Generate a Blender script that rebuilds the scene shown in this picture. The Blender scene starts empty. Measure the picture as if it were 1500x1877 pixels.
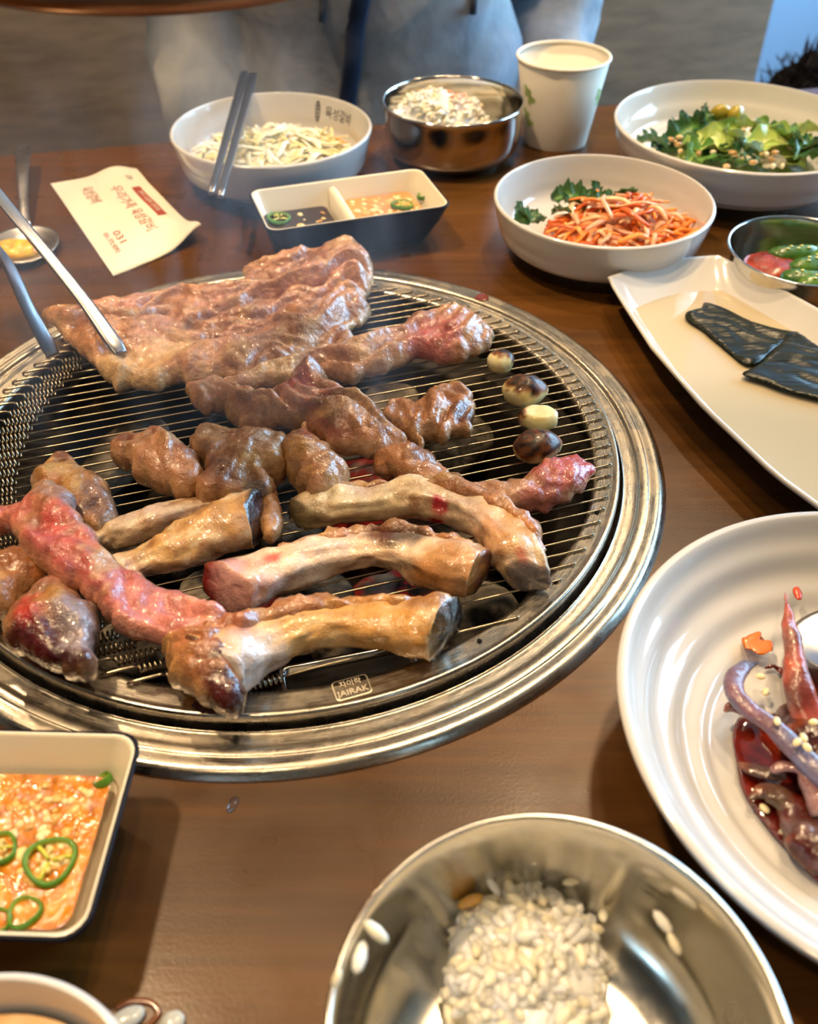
import bpy, math, random
import numpy as np
from mathutils import Vector, Matrix
random.seed(3)
rng = np.random.default_rng(5)
C = bpy.context.scene.collection
PI = math.pi


def S(r, g, b):
    f = lambda c: (c/255/12.92) if c/255 <= .04045 else ((c/255+.055)/1.055)**2.4
    return (f(r), f(g), f(b))


# ------------------------------------------------------------------ camera
FPX, PIT, HC, IW, IH = 1710.0, math.radians(42.68), 0.3163, 1500, 1877
cp, sp = math.cos(PIT), math.sin(PIT)
cam = bpy.data.cameras.new('camera')
camo = bpy.data.objects.new('camera', cam)
C.objects.link(camo)
cam.sensor_fit = 'VERTICAL'
cam.sensor_height = 24
cam.lens = 24*FPX/IH
cam.clip_start = .01
camo.location = (0, 0, HC)
camo.rotation_euler = (PI/2-PIT, 0, 0)
cam.dof.use_dof = True
cam.dof.focus_distance = .46
cam.dof.aperture_fstop = 6.0
bpy.context.scene.camera = camo

# ------------------------------------------------------------------ world, light, exposure
W = bpy.data.worlds.new('world')
bpy.context.scene.world = W
W.use_nodes = True
W.node_tree.nodes['Background'].inputs[0].default_value = (.55, .72, 1, 1)
W.node_tree.nodes['Background'].inputs[1].default_value = .6
vs = bpy.context.scene.view_settings
vs.view_transform = 'Standard'
vs.look = 'None'
vs.gamma = 1
vs.exposure = -0.05
vs.use_curve_mapping = False
WARM = (1, .70, .40)
LAMPS = [  # x, y, watts : ceiling downlights, the last one an added fill
    (-.64, .55, 21), (.14, .50, 7), (.62, 1.75, 14), (-.95, 1.9, 10), (-.25, -.6, 6), (.34, 1.0, 12)]
WINDOW_GLOW = 15
WINDOW_COL = (.40, .70, 1)


def at(px, py, z):
    """point of the height z that the photograph shows at this place"""
    dx, dy = px-IW/2, -(py-IH/2)
    d = (dx, FPX*cp+dy*sp, -FPX*sp+dy*cp)
    t = (z-HC)/d[2]
    return np.array([d[0]*t, d[1]*t, z])


def depth(p):
    return p[1]*cp-(p[2]-HC)*sp


def mpp(px, py, z):
    return depth(at(px, py, z))/FPX


# ------------------------------------------------------------------ helpers
ORG = {}


def clean(n):
    return n


def thing(name, label, cat, loc, group=None):
    o = bpy.data.objects.new(name, None)
    C.objects.link(o)
    o.location = Vector([float(v) for v in loc])
    o.empty_display_size = .01
    o['label'] = label
    o['category'] = cat
    if group:
        o['group'] = group
    ORG[o.name] = np.array(loc, float)
    return o


def tag(o, label, cat, group=None, kind=None):
    o['label'] = label
    o['category'] = cat
    if group:
        o['group'] = group
    if kind:
        o['kind'] = kind
    return o


def mk(name, V, F, mat, parent=None, smooth=True, col=None, kind=None, loc=None):
    """one mesh object from world-space vertices"""
    V = np.asarray(V, float)
    if parent is not None:
        org = ORG[parent.name]
    elif loc is not None:
        org = np.array(loc, float)
    else:
        org = np.array([V[:, 0].mean(), V[:, 1].mean(), V[:, 2].min()])
    me = bpy.data.meshes.new(name)
    me.from_pydata((V-org).tolist(), [], F if isinstance(F, list) else F.tolist())
    if smooth:
        me.polygons.foreach_set('use_smooth', np.ones(len(me.polygons), bool))
    if col is not None:
        a = me.color_attributes.new('Col', 'FLOAT_COLOR', 'POINT')
        c4 = np.ones((len(V), 4), np.float32)
        c4[:, :3] = np.clip(col, 0, 1)
        a.data.foreach_set('color', c4.ravel())
    me.materials.append(mat)
    me.update()
    o = bpy.data.objects.new(name, me)
    C.objects.link(o)
    if parent is not None:
        o.parent = parent
    else:
        o.location = Vector(org.tolist())
    ORG[o.name] = org
    if kind:
        o['kind'] = kind
    return o


class MB:
    def __init__(s):
        s.V, s.F, s.K, s.n = [], [], [], 0

    def add(s, V, F, col=None):
        V = np.asarray(V, float)
        s.V.append(V)
        n = s.n
        s.F += [[i+n for i in f] for f in F]
        if col is not None:
            c = np.asarray(col, float)
            s.K.append(np.broadcast_to(c, (len(V), 3)))
        s.n += len(V)
        return s

    def build(s, name, mat, parent=None, **k):
        return mk(name, np.concatenate(s.V), s.F, mat, parent, col=np.concatenate(s.K) if s.K else None, **k)


def _h(i, j, k):
    n = (i*73856093) ^ (j*19349663) ^ (k*83492791)
    n = (n ^ (n >> 13))*1274126177
    n = n ^ (n >> 16)
    return (n & 0xffff)/32767.5-1


def vn(P):
    P = np.asarray(P, float)
    I = np.floor(P).astype(np.int64)
    f = P-I
    u = f*f*(3-2*f)
    r = 0
    for a in (0, 1):
        for b in (0, 1):
            for c in (0, 1):
                w = (u[:, 0] if a else 1-u[:, 0])*(u[:, 1] if b else 1-u[:, 1])*(u[:, 2] if c else 1-u[:, 2])
                r = r+w*_h(I[:, 0]+a, I[:, 1]+b, I[:, 2]+c)
    return r


def fbm(P, sc, o=3, seed=0):
    P = np.asarray(P, float)*sc+seed*17.31
    r, a, t = 0, 1, 0
    for i in range(o):
        r = r+a*vn(P)
        t += a
        a *= .5
        P = P*2.03+5.7
    return r/t


def sstep(a, b, x):
    t = np.clip((x-a)/(b-a), 0, 1)
    return t*t*(3-2*t)


def mix(a, b, t):
    t = np.asarray(t)[:, None]
    return np.asarray(a)*(1-t)+np.asarray(b)*t


def spline(pts, n, closed=False):
    P = np.asarray(pts, float)
    m = len(P)
    if closed:
        Q = np.concatenate([P[-1:], P, P[:2]])
        seg = m
    else:
        Q = np.concatenate([2*P[:1]-P[1:2], P, 2*P[-1:]-P[-2:-1]])
        seg = m-1
    u = np.linspace(0, seg, n, endpoint=not closed)
    i = np.minimum(u.astype(int), seg-1)
    t = (u-i)[:, None]
    a, b, c, d = Q[i], Q[i+1], Q[i+2], Q[i+3]
    return .5*((2*b)+(c-a)*t+(2*a-5*b+4*c-d)*t**2+(3*b-a-3*c+d)*t**3)


def loft(loops, capa=True, capb=True, closed=True):
    L = [np.asarray(l, float) for l in loops]
    n = len(L[0])
    V = np.concatenate(L)
    F = []
    for k in range(len(L)-1):
        for i in range(n if closed else n-1):
            j = (i+1) % n
            F.append([k*n+i, k*n+j, (k+1)*n+j, (k+1)*n+i])
    if capa:
        V = np.concatenate([V, L[0].mean(0)[None]])
        c = len(V)-1
        F += [[c, (i+1) % n, i] for i in range(n)]
    if capb:
        V = np.concatenate([V, L[-1].mean(0)[None]])
        c = len(V)-1
        b = (len(L)-1)*n
        F += [[c, b+i, b+(i+1) % n] for i in range(n)]
    return V, F


def lathe(prof, n=96, c=(0, 0, 0), capa=False, capb=False, sm=0):
    if sm:
        prof = spline(prof, sm)
    a = np.arange(n)/n*2*PI
    loops = [np.c_[c[0]+r*np.cos(a), c[1]+r*np.sin(a), np.full(n, c[2]+z)] for r, z in prof]
    return loft(loops, capa, capb)


def sweep(path, rx, rz, n=24, sq=1.0, up=(0, 0, 1), cap=True, dome=0.0):
    """tube along a path; returns V, F, t, theta (theta 0 = side away, pi/2 = top)"""
    P = np.asarray(path, float)
    m = len(P)
    rx = np.broadcast_to(np.asarray(rx, float), (m,))
    rz = np.broadcast_to(np.asarray(rz, float), (m,))
    T = np.gradient(P, axis=0)
    T /= np.linalg.norm(T, axis=1)[:, None]+1e-12
    U = np.broadcast_to(np.asarray(up, float), (m, 3))
    Sd = np.cross(T, U)
    Sd /= np.linalg.norm(Sd, axis=1)[:, None]+1e-12
    N = np.cross(Sd, T)
    th = np.arange(n)/n*2*PI
    ct, st = np.cos(th), np.sin(th)
    ct = np.sign(ct)*np.abs(ct)**sq
    st = np.sign(st)*np.abs(st)**sq
    V = P[:, None]+Sd[:, None]*(rx[:, None]*ct)[..., None]+N[:, None]*(rz[:, None]*st)[..., None]
    loops = [V[i] for i in range(m)]
    tt = np.repeat(np.linspace(0, 1, m), n)
    hh = np.tile(th, m)
    if dome and cap:
        a = [V[0].mean(0)+(V[0]-V[0].mean(0))*s-T[0]*dome*d for s, d in ((.35, .95), (.75, .6))]
        b = [V[-1].mean(0)+(V[-1]-V[-1].mean(0))*s+T[-1]*dome*d for s, d in ((.75, .6), (.35, .95))]
        loops = a+loops+b
        tt = np.concatenate([np.full(2*n, -.02), tt, np.full(2*n, 1.02)])
        hh = np.concatenate([np.tile(th, 2), hh, np.tile(th, 2)])
    Vv, F = loft(loops, cap, cap)
    if cap:
        tt = np.concatenate([tt, [-.05, 1.05]])
        hh = np.concatenate([hh, [0, 0]])
    return Vv, F, tt, hh


def tube(pts, r, n=8, seg=None, up=(0, 0, 1), dome=0):
    P = spline(pts, seg) if seg else np.asarray(pts, float)
    V, F, _, _ = sweep(P, r, r, n, up=up, dome=dome)
    return V, F


def ball(c, rx, ry, rz, nu=10, nv=7, R=None):
    v = np.linspace(0, PI, nv+2)[1:-1]
    loops = []
    for a in v:
        u = np.arange(nu)/nu*2*PI
        L = np.c_[rx*np.sin(a)*np.cos(u), ry*np.sin(a)*np.sin(u), np.full(nu, -rz*np.cos(a))]
        loops.append(L)
    V, F = loft(loops, True, True)
    V[-2] = [0, 0, -rz]
    V[-1] = [0, 0, rz]
    if R is not None:
        V = V@np.asarray(R).T
    return V+np.asarray(c, float), F


def rot(rx=0, ry=0, rz=0):
    return np.array(Matrix.Rotation(rz, 3, 'Z')@Matrix.Rotation(ry, 3, 'Y')@Matrix.Rotation(rx, 3, 'X'))


def rrect(w, d, r, c, z, ang=0, n=6):
    """rounded rectangle loop"""
    P = []
    for sx, sy, a0 in ((1, 1, 0), (-1, 1, PI/2), (-1, -1, PI), (1, -1, 3*PI/2)):
        for k in range(n):
            a = a0+k/(n-1)*PI/2
            P.append((sx*(w/2-r)+r*math.cos(a), sy*(d/2-r)+r*math.sin(a)))
    P = np.array(P)
    ca, sa = math.cos(ang), math.sin(ang)
    return np.c_[c[0]+P[:, 0]*ca-P[:, 1]*sa, c[1]+P[:, 0]*sa+P[:, 1]*ca, np.full(len(P), z)]


def pdist(X, poly):
    """distance to polygon edges, nearest point, inside flag"""
    A = poly
    B = np.roll(poly, -1, 0)
    best = np.full(len(X), 1e9)
    near = np.zeros((len(X), 2))
    ins = np.zeros(len(X), bool)
    for a, b in zip(A, B):
        e = b-a
        L = e@e+1e-18
        t = np.clip(((X-a)@e)/L, 0, 1)
        q = a+t[:, None]*e
        d = np.hypot(*(X-q).T)
        m = d < best
        best[m] = d[m]
        near[m] = q[m]
        c = ((a[1] > X[:, 1]) != (b[1] > X[:, 1]))
        if abs(e[1]) > 1e-15:
            ins ^= c & (X[:, 0] < a[0]+(X[:, 1]-a[1])/e[1]*e[0])
    return best, near, ins


def pillow(px, zm, hh, res=.0016, edge=.012, fold=None, lift=None, floor=None, world=False, jit=.0012, smoothn=5, flatbot=False):
    """thick organic slab whose outline is given where the photograph shows it.
    fold(XY)->relief of the upper face, lift(XY)->height added to the whole piece"""
    if world:
        P0 = np.asarray(px, float)
    else:
        P0 = np.array([at(a, b, zm)[:2] for a, b in px])
    poly = spline(P0, len(P0)*smoothn, True)
    if jit:
        q = np.c_[poly, np.zeros(len(poly))]
        poly = poly+jit*np.c_[fbm(q, 260, 2, 3), fbm(q, 260, 2, 9)]
    lo, hi = poly.min(0)-res*2, poly.max(0)+res*2
    nx, ny = [int(v) for v in np.ceil((hi-lo)/res)+1]
    gx, gy = np.meshgrid(lo[0]+np.arange(nx)*res, lo[1]+np.arange(ny)*res, indexing='ij')
    X = np.c_[gx.ravel(), gy.ravel()]
    d, near, ins = pdist(X, poly)
    idx = np.arange(nx*ny).reshape(nx, ny)
    q = np.stack([idx[:-1, :-1], idx[1:, :-1], idx[1:, 1:], idx[:-1, 1:]], -1).reshape(-1, 4)
    q = q[ins[q].any(1)]
    used = np.unique(q)
    XY = X[used].copy()
    inn = ins[used]
    XY[~inn] = near[used][~inn]
    dd = np.where(inn, d[used], 0)
    s = np.clip(dd/edge, 0, 1)
    t = hh*np.sqrt(np.clip(1-(1-s)**2, 0, 1))
    fo = fold(XY)*s if fold is not None else 0*dd
    li = lift(XY) if lift is not None else 0*dd
    zt = zm+t+fo+li
    zb = zm-t+li if not flatbot else zm-np.minimum(t, .001)+li
    if floor is not None:
        zb = np.maximum(zb, floor)
        zt = np.maximum(zt, zb+1e-4)
    remap = np.full(nx*ny, -1)
    remap[used] = np.arange(len(used))
    top = remap[q]
    bmap = np.arange(len(used))
    bi = np.where(inn)[0]
    bmap[bi] = len(used)+np.arange(len(bi))
    bot = bmap[top][:, ::-1]
    V = np.concatenate([np.c_[XY, zt], np.c_[XY[bi], zb[bi]]])
    D = np.concatenate([dd, dd[bi]])
    FO = np.concatenate([fo, fo[bi]*0])
    return V, np.concatenate([top, bot]).tolist(), D, FO


# ------------------------------------------------------------------ materials
def mat(name, base=(.8, .8, .8), rough=.5, metal=0.0, coat=0.0, spec=.5, coat_r=.08, sss=0.0, sssr=(.006, .003, .0015), trans=0.0, ior=1.45, emit=None, es=0.0):
    m = bpy.data.materials.new(name)
    m.use_nodes = True
    b = m.node_tree.nodes['Principled BSDF']
    b.inputs['Base Color'].default_value = (*base, 1)
    b.inputs['Roughness'].default_value = rough
    b.inputs['Metallic'].default_value = metal
    b.inputs['Coat Weight'].default_value = coat
    b.inputs['Coat Roughness'].default_value = coat_r
    b.inputs['Specular IOR Level'].default_value = spec
    b.inputs['Transmission Weight'].default_value = trans
    b.inputs['IOR'].default_value = ior
    if sss:
        b.inputs['Subsurface Weight'].default_value = sss
        b.inputs['Subsurface Radius'].default_value = sssr
        b.inputs['Subsurface Scale'].default_value = 1
    if emit:
        b.inputs['Emission Color'].default_value = (*emit, 1)
        b.inputs['Emission Strength'].default_value = es
    return m


class NT:
    def __init__(s, m):
        s.t = m.node_tree
        s.b = s.t.nodes['Principled BSDF']
        s.tc = s.t.nodes.new('ShaderNodeTexCoord')

    def link(s, a, b):
        s.t.links.new(a, b)

    def mapping(s, scale=(1, 1, 1), rotz=0, src='Object'):
        m = s.t.nodes.new('ShaderNodeMapping')
        m.inputs['Scale'].default_value = scale
        m.inputs['Rotation'].default_value = (0, 0, rotz)
        s.link(s.tc.outputs[src], m.inputs[0])
        return m.outputs[0]

    def noise(s, scale, detail=4, rough=.5, vec=None, dist=0):
        n = s.t.nodes.new('ShaderNodeTexNoise')
        n.inputs['Scale'].default_value = scale
        n.inputs['Detail'].default_value = detail
        n.inputs['Roughness'].default_value = rough
        n.inputs['Distortion'].default_value = dist
        s.link(vec if vec is not None else s.tc.outputs['Object'], n.inputs['Vector'])
        return n.outputs[0]

    def ramp(s, fac, stops):
        r = s.t.nodes.new('ShaderNodeValToRGB')
        e = r.color_ramp.elements
        while len(e) < len(stops):
            e.new(.5)
        for el, (p, c) in zip(e, stops):
            el.position = p
            el.color = (*c, 1) if len(c) == 3 else c
        s.link(fac, r.inputs[0])
        return r.outputs[0]

    def mixc(s, a, b, fac, mode='MIX'):
        m = s.t.nodes.new('ShaderNodeMix')
        m.data_type = 'RGBA'
        m.blend_type = mode
        for v, i in ((fac, 0), (a, 6), (b, 7)):
            if isinstance(v, (int, float)):
                m.inputs[i].default_value = v
            elif isinstance(v, tuple):
                m.inputs[i].default_value = (*v, 1)
            else:
                s.link(v, m.inputs[i])
        return m.outputs[2]

    def attr(s, name='Col'):
        a = s.t.nodes.new('ShaderNodeAttribute')
        a.attribute_name = name
        return a.outputs[0]

    def bump(s, h, strength=.3, dist=.001, prev=None):
        b = s.t.nodes.new('ShaderNodeBump')
        b.inputs['Strength'].default_value = strength
        b.inputs['Distance'].default_value = dist
        s.link(h, b.inputs['Height'])
        if prev is not None:
            s.link(prev, b.inputs['Normal'])
        return b.outputs[0]

    def base(s, x):
        s.link(x, s.b.inputs['Base Color'])

    def rough(s, x):
        s.link(x, s.b.inputs['Roughness'])

    def normal(s, x):
        s.link(x, s.b.inputs['Normal'])
        s.link(x, s.b.inputs['Coat Normal'])


g3 = lambda v: (v, v, v)


def attr_mat(name, rough=.4, coat=.0, sss=.0, b1=(0, 0, 0), b2=(0, 0, 0), var=.25, vs_=120, **k):
    """colour from the mesh, gentle mottling, two scales of relief: (scale, strength, distance)"""
    m = mat(name, rough=rough, coat=coat, sss=sss, **k)
    n = NT(m)
    nz = n.noise(vs_, 5, .6)
    n.base(n.mixc(n.attr(), n.ramp(nz, [(.3, g3(1-var)), (.7, g3(1+var*.4))]), 1.0, 'MULTIPLY'))
    p = None
    for sc, st, di in (b1, b2):
        if sc:
            p = n.bump(n.noise(sc, 3, .5), st, di, p)
            if sc == b1[0]:
                n.link(p, n.b.inputs['Coat Normal'])
    if p is not None:
        n.link(p, n.b.inputs['Normal'])
    n.rough(n.ramp(n.noise(vs_*1.7, 3), [(.35, g3(rough*.65)), (.65, g3(min(1, rough*1.35)))]))
    return m


M = {}
M['meat'] = attr_mat('cooked_meat', .24, .85, .05, (230, .6, .0024), (1300, .5, .0008), .42, 150, coat_r=.035, spec=.6)
M['bone'] = attr_mat('rib_bone', .26, .6, .06, (170, .5, .002), (1100, .4, .0007), .32, 130, coat_r=.045, spec=.6)
M['garlic'] = attr_mat('garlic', .4, .2, .25, (300, .2, .0008), (900, .3, .0004), .12, 150)
M['food'] = attr_mat('food', .35, .3, .12, (500, .3, .0006), (0, 0, 0), .2, 200, coat_r=.1)
M['leaf'] = attr_mat('leaf', .38, .2, .08, (350, .4, .0007), (0, 0, 0), .3, 180)
M['rice'] = attr_mat('rice', .3, .3, .6, (700, .2, .0003), (0, 0, 0), .06, 300, sssr=(.003, .0025, .0015))
M['coal'] = attr_mat('ash_coal', .95, 0, 0, (160, .8, .003), (600, .6, .001), .45, 90, spec=.1)
M['cloth'] = attr_mat('cloth', .95, 0, 0, (60, .3, .004), (1400, .35, .0006), .3, 22, spec=.1)
M['crab'] = attr_mat('crab_shell', .25, .35, .05, (260, .5, .0012), (900, .3, .0004), .35, 130, coat_r=.06)
M['white'] = mat('white_melamine', S(206, 205, 202), .14, coat=.6, coat_r=.02)
M['liner'] = mat('cream_melamine', S(232, 222, 198), .25, coat=.3, coat_r=.06)
M['black'] = mat('dark_melamine', S(10, 12, 24), .4, spec=.15, coat=.0, coat_r=.12)
M['paper'] = mat('paper_cup_board', S(226, 222, 208), .6, spec=.3)
M['sauce_soy'] = mat('soy_sauce', S(38, 18, 8), .05, spec=.6)
M['green'] = mat('cup_print', S(170, 196, 120), .6)
M['ink'] = mat('grey_ink', S(70, 62, 58), .5)
M['maroon'] = mat('maroon_ink', S(150, 62, 52), .6)
M['whiteink'] = mat('white_ink', S(235, 225, 210), .6)
M['dark'] = mat('opening_dark', S(16, 14, 13), .85, spec=.2)  # flat dark colour standing in for the shade inside slot and holes
M['drop'] = mat('liquid_film', (.95, .93, .9), .03, trans=1.0, ior=1.33)

# steel kinds
def steel(name, tint, rough, var=.12, scale=(40, 40, 900), br=.25):
    m = mat(name, tint, rough, 1.0)
    n = NT(m)
    v = n.mapping(scale)
    nz = n.noise(1, 3, .6, v)
    big = n.noise(38, 5, .6)
    n.rough(n.ramp(big, [(.3, g3(max(.02, rough-var))), (.7, g3(rough+var))]))
    n.normal(n.bump(nz, br, .0004))
    n.base(n.mixc(tint, tuple(c*.72 for c in tint), n.ramp(n.noise(22, 6, .65), [(.42, g3(0)), (.68, g3(1))])))
    return m


M['steel'] = steel('polished_steel', (.72, .70, .66), .12, .06, (30, 30, 500), .06)
M['bowl_steel'] = steel('used_bowl_steel', (.70, .68, .62), .2, .1, (25, 25, 300), .08)
M['stick'] = mat('smooth_steel', (.30, .30, .32), .3, 1.0)
M['wire'] = mat('grill_wire', (.5, .42, .30), .26, 1.0)
M['tong'] = steel('tongs_steel', (.5, .5, .52), .3, .1, (60, 60, 60), .1)
M['pot'] = mat('burnt_pot_metal', S(36, 31, 26), .55, .6)
M['copper'] = steel('copper_hood', S(150, 118, 94), .34, .08, (20, 20, 120), .1)


def ring_mat():
    """lathed steel: concentric brushing comes from the distance to the middle"""
    m = mat('brushed_ring_steel', (.58, .54, .47), .28, 1.0)
    n = NT(m)
    sx = n.t.nodes.new('ShaderNodeSeparateXYZ')
    n.link(n.tc.outputs['Object'], sx.inputs[0])
    def mth(op, a, b=None):
        q = n.t.nodes.new('ShaderNodeMath')
        q.operation = op
        for i, v in enumerate((a, b)):
            if v is None:
                continue
            if isinstance(v, (int, float)):
                q.inputs[i].default_value = v
            else:
                n.link(v, q.inputs[i])
        return q.outputs[0]
    rad = mth('SQRT', mth('ADD', mth('MULTIPLY', sx.outputs[0], sx.outputs[0]), mth('MULTIPLY', sx.outputs[1], sx.outputs[1])))
    ang = mth('ARCTAN2', sx.outputs[1], sx.outputs[0])
    cb = n.t.nodes.new('ShaderNodeCombineXYZ')
    n.link(mth('MULTIPLY', rad, 1600), cb.inputs[0])
    n.link(mth('MULTIPLY', ang, 14), cb.inputs[1])
    br = n.noise(1, 4, .65, cb.outputs[0])
    blot = n.noise(45, 6, .65)
    n.normal(n.bump(n.noise(700, 2), .12, .0003, n.bump(br, .14, .0003)))
    n.rough(n.mixc(n.ramp(br, [(.3, g3(.16)), (.7, g3(.36))]), g3(.5), n.ramp(blot, [(.5, g3(0)), (.75, g3(1))])))
    n.base(n.mixc((.53, .49, .42), (.30, .25, .18), n.ramp(blot, [(.45, g3(0)), (.72, g3(.8))])))
    return m


M['ring'] = ring_mat()


def wood_mat(name, c1, c2, c3, scale, rotz, rough, coat, stretch=9):
    m = mat(name, c1, rough, coat=coat, coat_r=.22, spec=.33)
    n = NT(m)
    v = n.mapping((scale/stretch, scale, scale), rotz)
    g1 = n.noise(1.0, 8, .62, v, .8)
    v2 = n.mapping((scale*1.2/stretch*2, scale*9, scale*9), rotz)
    g2 = n.noise(1.0, 5, .6, v2, .3)
    a = n.ramp(g1, [(.28, c3), (.48, c1), (.72, c2)])
    n.base(n.mixc(a, n.ramp(g2, [(.3, g3(.62)), (.62, g3(1.05))]), .8, 'MULTIPLY'))
    n.rough(n.ramp(n.noise(30, 5), [(.3, g3(rough*.8)), (.7, g3(rough*1.25))]))
    n.normal(n.bump(n.noise(900, 2), .10, .0004, n.bump(g2, .12, .0004)))
    return m


UANG = math.radians(12.7)
M['table'] = wood_mat('walnut_table', S(84, 52, 16), S(103, 65, 24), S(58, 34, 10), 16, -UANG-.05, .3, .0)
M['panel'] = wood_mat('grey_wood_panel', S(126, 110, 92), S(142, 125, 106), S(104, 90, 74), 7, 0, .55, .05, 7)
M['plaster'] = mat('daylight_tinted_plaster', S(128, 156, 184), .85)  # white plaster with the window's blue daylight put into its colour
M['ceil'] = mat('ceiling_paint', S(140, 128, 112), .9)
M['floor'] = mat('floor_tile', S(120, 108, 96), .5)
M['bench'] = mat('dark_bench_leather', S(44, 38, 36), .5)
M['frame'] = mat('window_frame_metal', S(70, 72, 76), .45, .3)
M['pane'] = mat('daylit_window_glass', (.1, .1, .1), .1, emit=WINDOW_COL, es=WINDOW_GLOW)
M['lampface'] = mat('lamp_diffuser', (.9, .8, .7), .5, emit=WARM, es=40)
M['packet'] = mat('wet_wipe_film', S(232, 226, 208), .32, spec=.5)

# ------------------------------------------------------------------ the room
GC = np.array([-.0667, .392])            # middle of the grill
U = np.array([math.cos(UANG), math.sin(UANG)])
Vv = np.array([-U[1], U[0]])


def uv(u, v, z=0):
    p = GC+U*u+Vv*v
    return np.array([p[0], p[1], z])


def boxuv(u0, u1, v0, v1, z0, z1):
    c = [uv(u, v, z) for z in (z0, z1) for u, v in ((u0, v0), (u1, v0), (u1, v1), (u0, v1))]
    return np.array(c), [[3, 2, 1, 0], [4, 5, 6, 7], [0, 1, 5, 4], [1, 2, 6, 5], [2, 3, 7, 6], [3, 0, 4, 7]]


def struct(name, VF, m, parent=None, smooth=False):
    o = mk(name, VF[0], VF[1], m, parent, smooth)
    if parent is None:
        o['kind'] = 'structure'
    return o


ZF, ZC = -.74, 1.75
BW = 1.02                                # the wooden panel behind the bench
struct('floor', boxuv(-2.4, 2.3, -2.3, 2.3, ZF-.05, ZF), M['floor'])
struct('ceiling', boxuv(-2.4, 2.3, -2.3, 2.3, ZC, ZC+.05), M['ceil'])
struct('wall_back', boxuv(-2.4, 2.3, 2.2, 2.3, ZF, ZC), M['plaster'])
struct('wall_left', boxuv(-2.5, -2.4, -2.3, 2.3, ZF, ZC), M['ceil'])
struct('wall_front', boxuv(-2.4, 2.3, -2.4, -2.3, ZF, ZC), M['ceil'])
# right wall with a broad window
WU, w0, w1, wz0, wz1 = 2.1, -.35, 2.1, -.25, 1.35
mb = MB()
for a in ((WU, WU+.12, -2.3, w0, ZF, ZC), (WU, WU+.12, w1, 2.3, ZF, ZC), (WU, WU+.12, w0, w1, ZF, wz0), (WU, WU+.12, w0, w1, wz1, ZC)):
    mb.add(*boxuv(*a))
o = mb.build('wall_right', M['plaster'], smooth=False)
o['kind'] = 'structure'
win = struct('window_1', boxuv(WU+.05, WU+.09, w0, w1, wz0, wz0+.04), M['frame'])
for k in range(4):
    vv = w0+(w1-w0-.05)*k/3
    mk('window_post', *boxuv(WU+.04, WU+.09, vv, vv+.05, wz0, wz1), M['frame'], win, False)
for z in (wz1-.04, wz0+.68):
    mk('window_rail', *boxuv(WU+.045, WU+.085, w0, w1, z, z+.04), M['frame'], win, False)
for k in range(3):
    a = w0+(w1-w0)*k/3
    b = w0+(w1-w0)*(k+1)/3
    mk('window_pane', *boxuv(WU+.06, WU+.066, a+.02, b-.02, wz0+.02, wz1-.02), M['pane'], win, False)


def ray_panel(px, py, BW=BW):
    dx, dy = px-IW/2, -(py-IH/2)
    d = np.array([dx, FPX*cp+dy*sp, -FPX*sp+dy*cp])
    rel = -GC
    t = (BW-rel@Vv)/(d[:2]@Vv)
    p = d*t
    return (p[:2]-GC)@U, p[2]+HC


UE = (ray_panel(1420, 0)[0]+ray_panel(1384, 145)[0])/2
# local copy of the panel is laid along U so that the grain runs along the wall
Vp, Fp = boxuv(-2.4, UE, BW, BW+.05, ZF, .9)
pan = mk('wall_panel', Vp, Fp, M['panel'], None, False)
pan['kind'] = 'structure'

# ceiling downlights with a housing each; the last is added to brighten the diner
for k, (x, y, w) in enumerate(LAMPS):
    l = bpy.data.lights.new('downlight_lamp', 'AREA')
    l.shape = 'DISK'
    l.size = .11
    l.energy = w
    l.color = WARM
    l.spread = math.radians(150)
    t = thing('ceiling_downlight', ['round downlight in the ceiling above the left of the grill',
              'round downlight in the ceiling above the back of the grill', 'round downlight in the ceiling near the window side',
              'round downlight in the ceiling above the bench at left', 'round downlight in the ceiling behind the camera side of the table', 'added fill downlight in the ceiling above the paper cup'][k], 'lamp', (x, y, ZC-.012))
    mk('housing', *lathe([(.052, .0), (.075, .0), (.078, .006), (.078, .012), (.05, .012)], 32, (x, y, ZC-.012)), M['frame'], t)
    lo = bpy.data.objects.new('downlight_lamp', l)
    C.objects.link(lo)
    lo.parent = t
    lo.location = (0, 0, -.002)

# bench along the panel
bn = thing('bench', 'dark padded bench behind the table along the wood panel', 'bench', uv(0, .8, ZF))
mk('seat', *boxuv(-1.6, UE, .62, BW-.005, -.36, -.28), M['bench'], bn, False)
mk('base', *boxuv(-1.6, UE, .66, BW-.005, ZF, -.36), M['panel'], bn, False)

# ------------------------------------------------------------------ table with a round hole for the roaster
RT = .1985
us, ue, v0, v1 = -.6, 1.3, -1.0, .452
an = sorted(list(np.arange(128)/128*2*PI)+[math.atan2(b, a) % (2*PI) for a, b in ((ue, v1), (us, v1), (us, v0), (ue, v0))])
inn, out = [], []
for a in an:
    c, s = math.cos(a), math.sin(a)
    k = min([(ue if c > 0 else us)/c if abs(c) > 1e-9 else 1e9, (v1 if s > 0 else v0)/s if abs(s) > 1e-9 else 1e9])
    inn.append(uv(RT*c, RT*s))
    out.append(uv(k*c, k*s))
inn, out = np.array(inn), np.array(out)
dz = np.array([0, 0, 1])
bev = (out-np.append(GC, 0))*.003
tb = thing('table', 'brown walnut dining table with a round roaster set into it', 'table', uv(0, 0, ZF))
mk('tabletop', *loft([inn-dz*.035, inn, out-bev, out-dz*.004, out-dz*.035, inn-dz*.035], False, False), M['table'], tb, False)
for a, b in ((us+.08, v0+.08), (ue-.08, v0+.08), (us+.08, v1-.08), (ue-.08, v1-.08)):
    mk('leg', *boxuv(a-.03, a+.03, b-.03, b+.03, ZF, -.035), M['pot'], tb, False)

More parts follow.
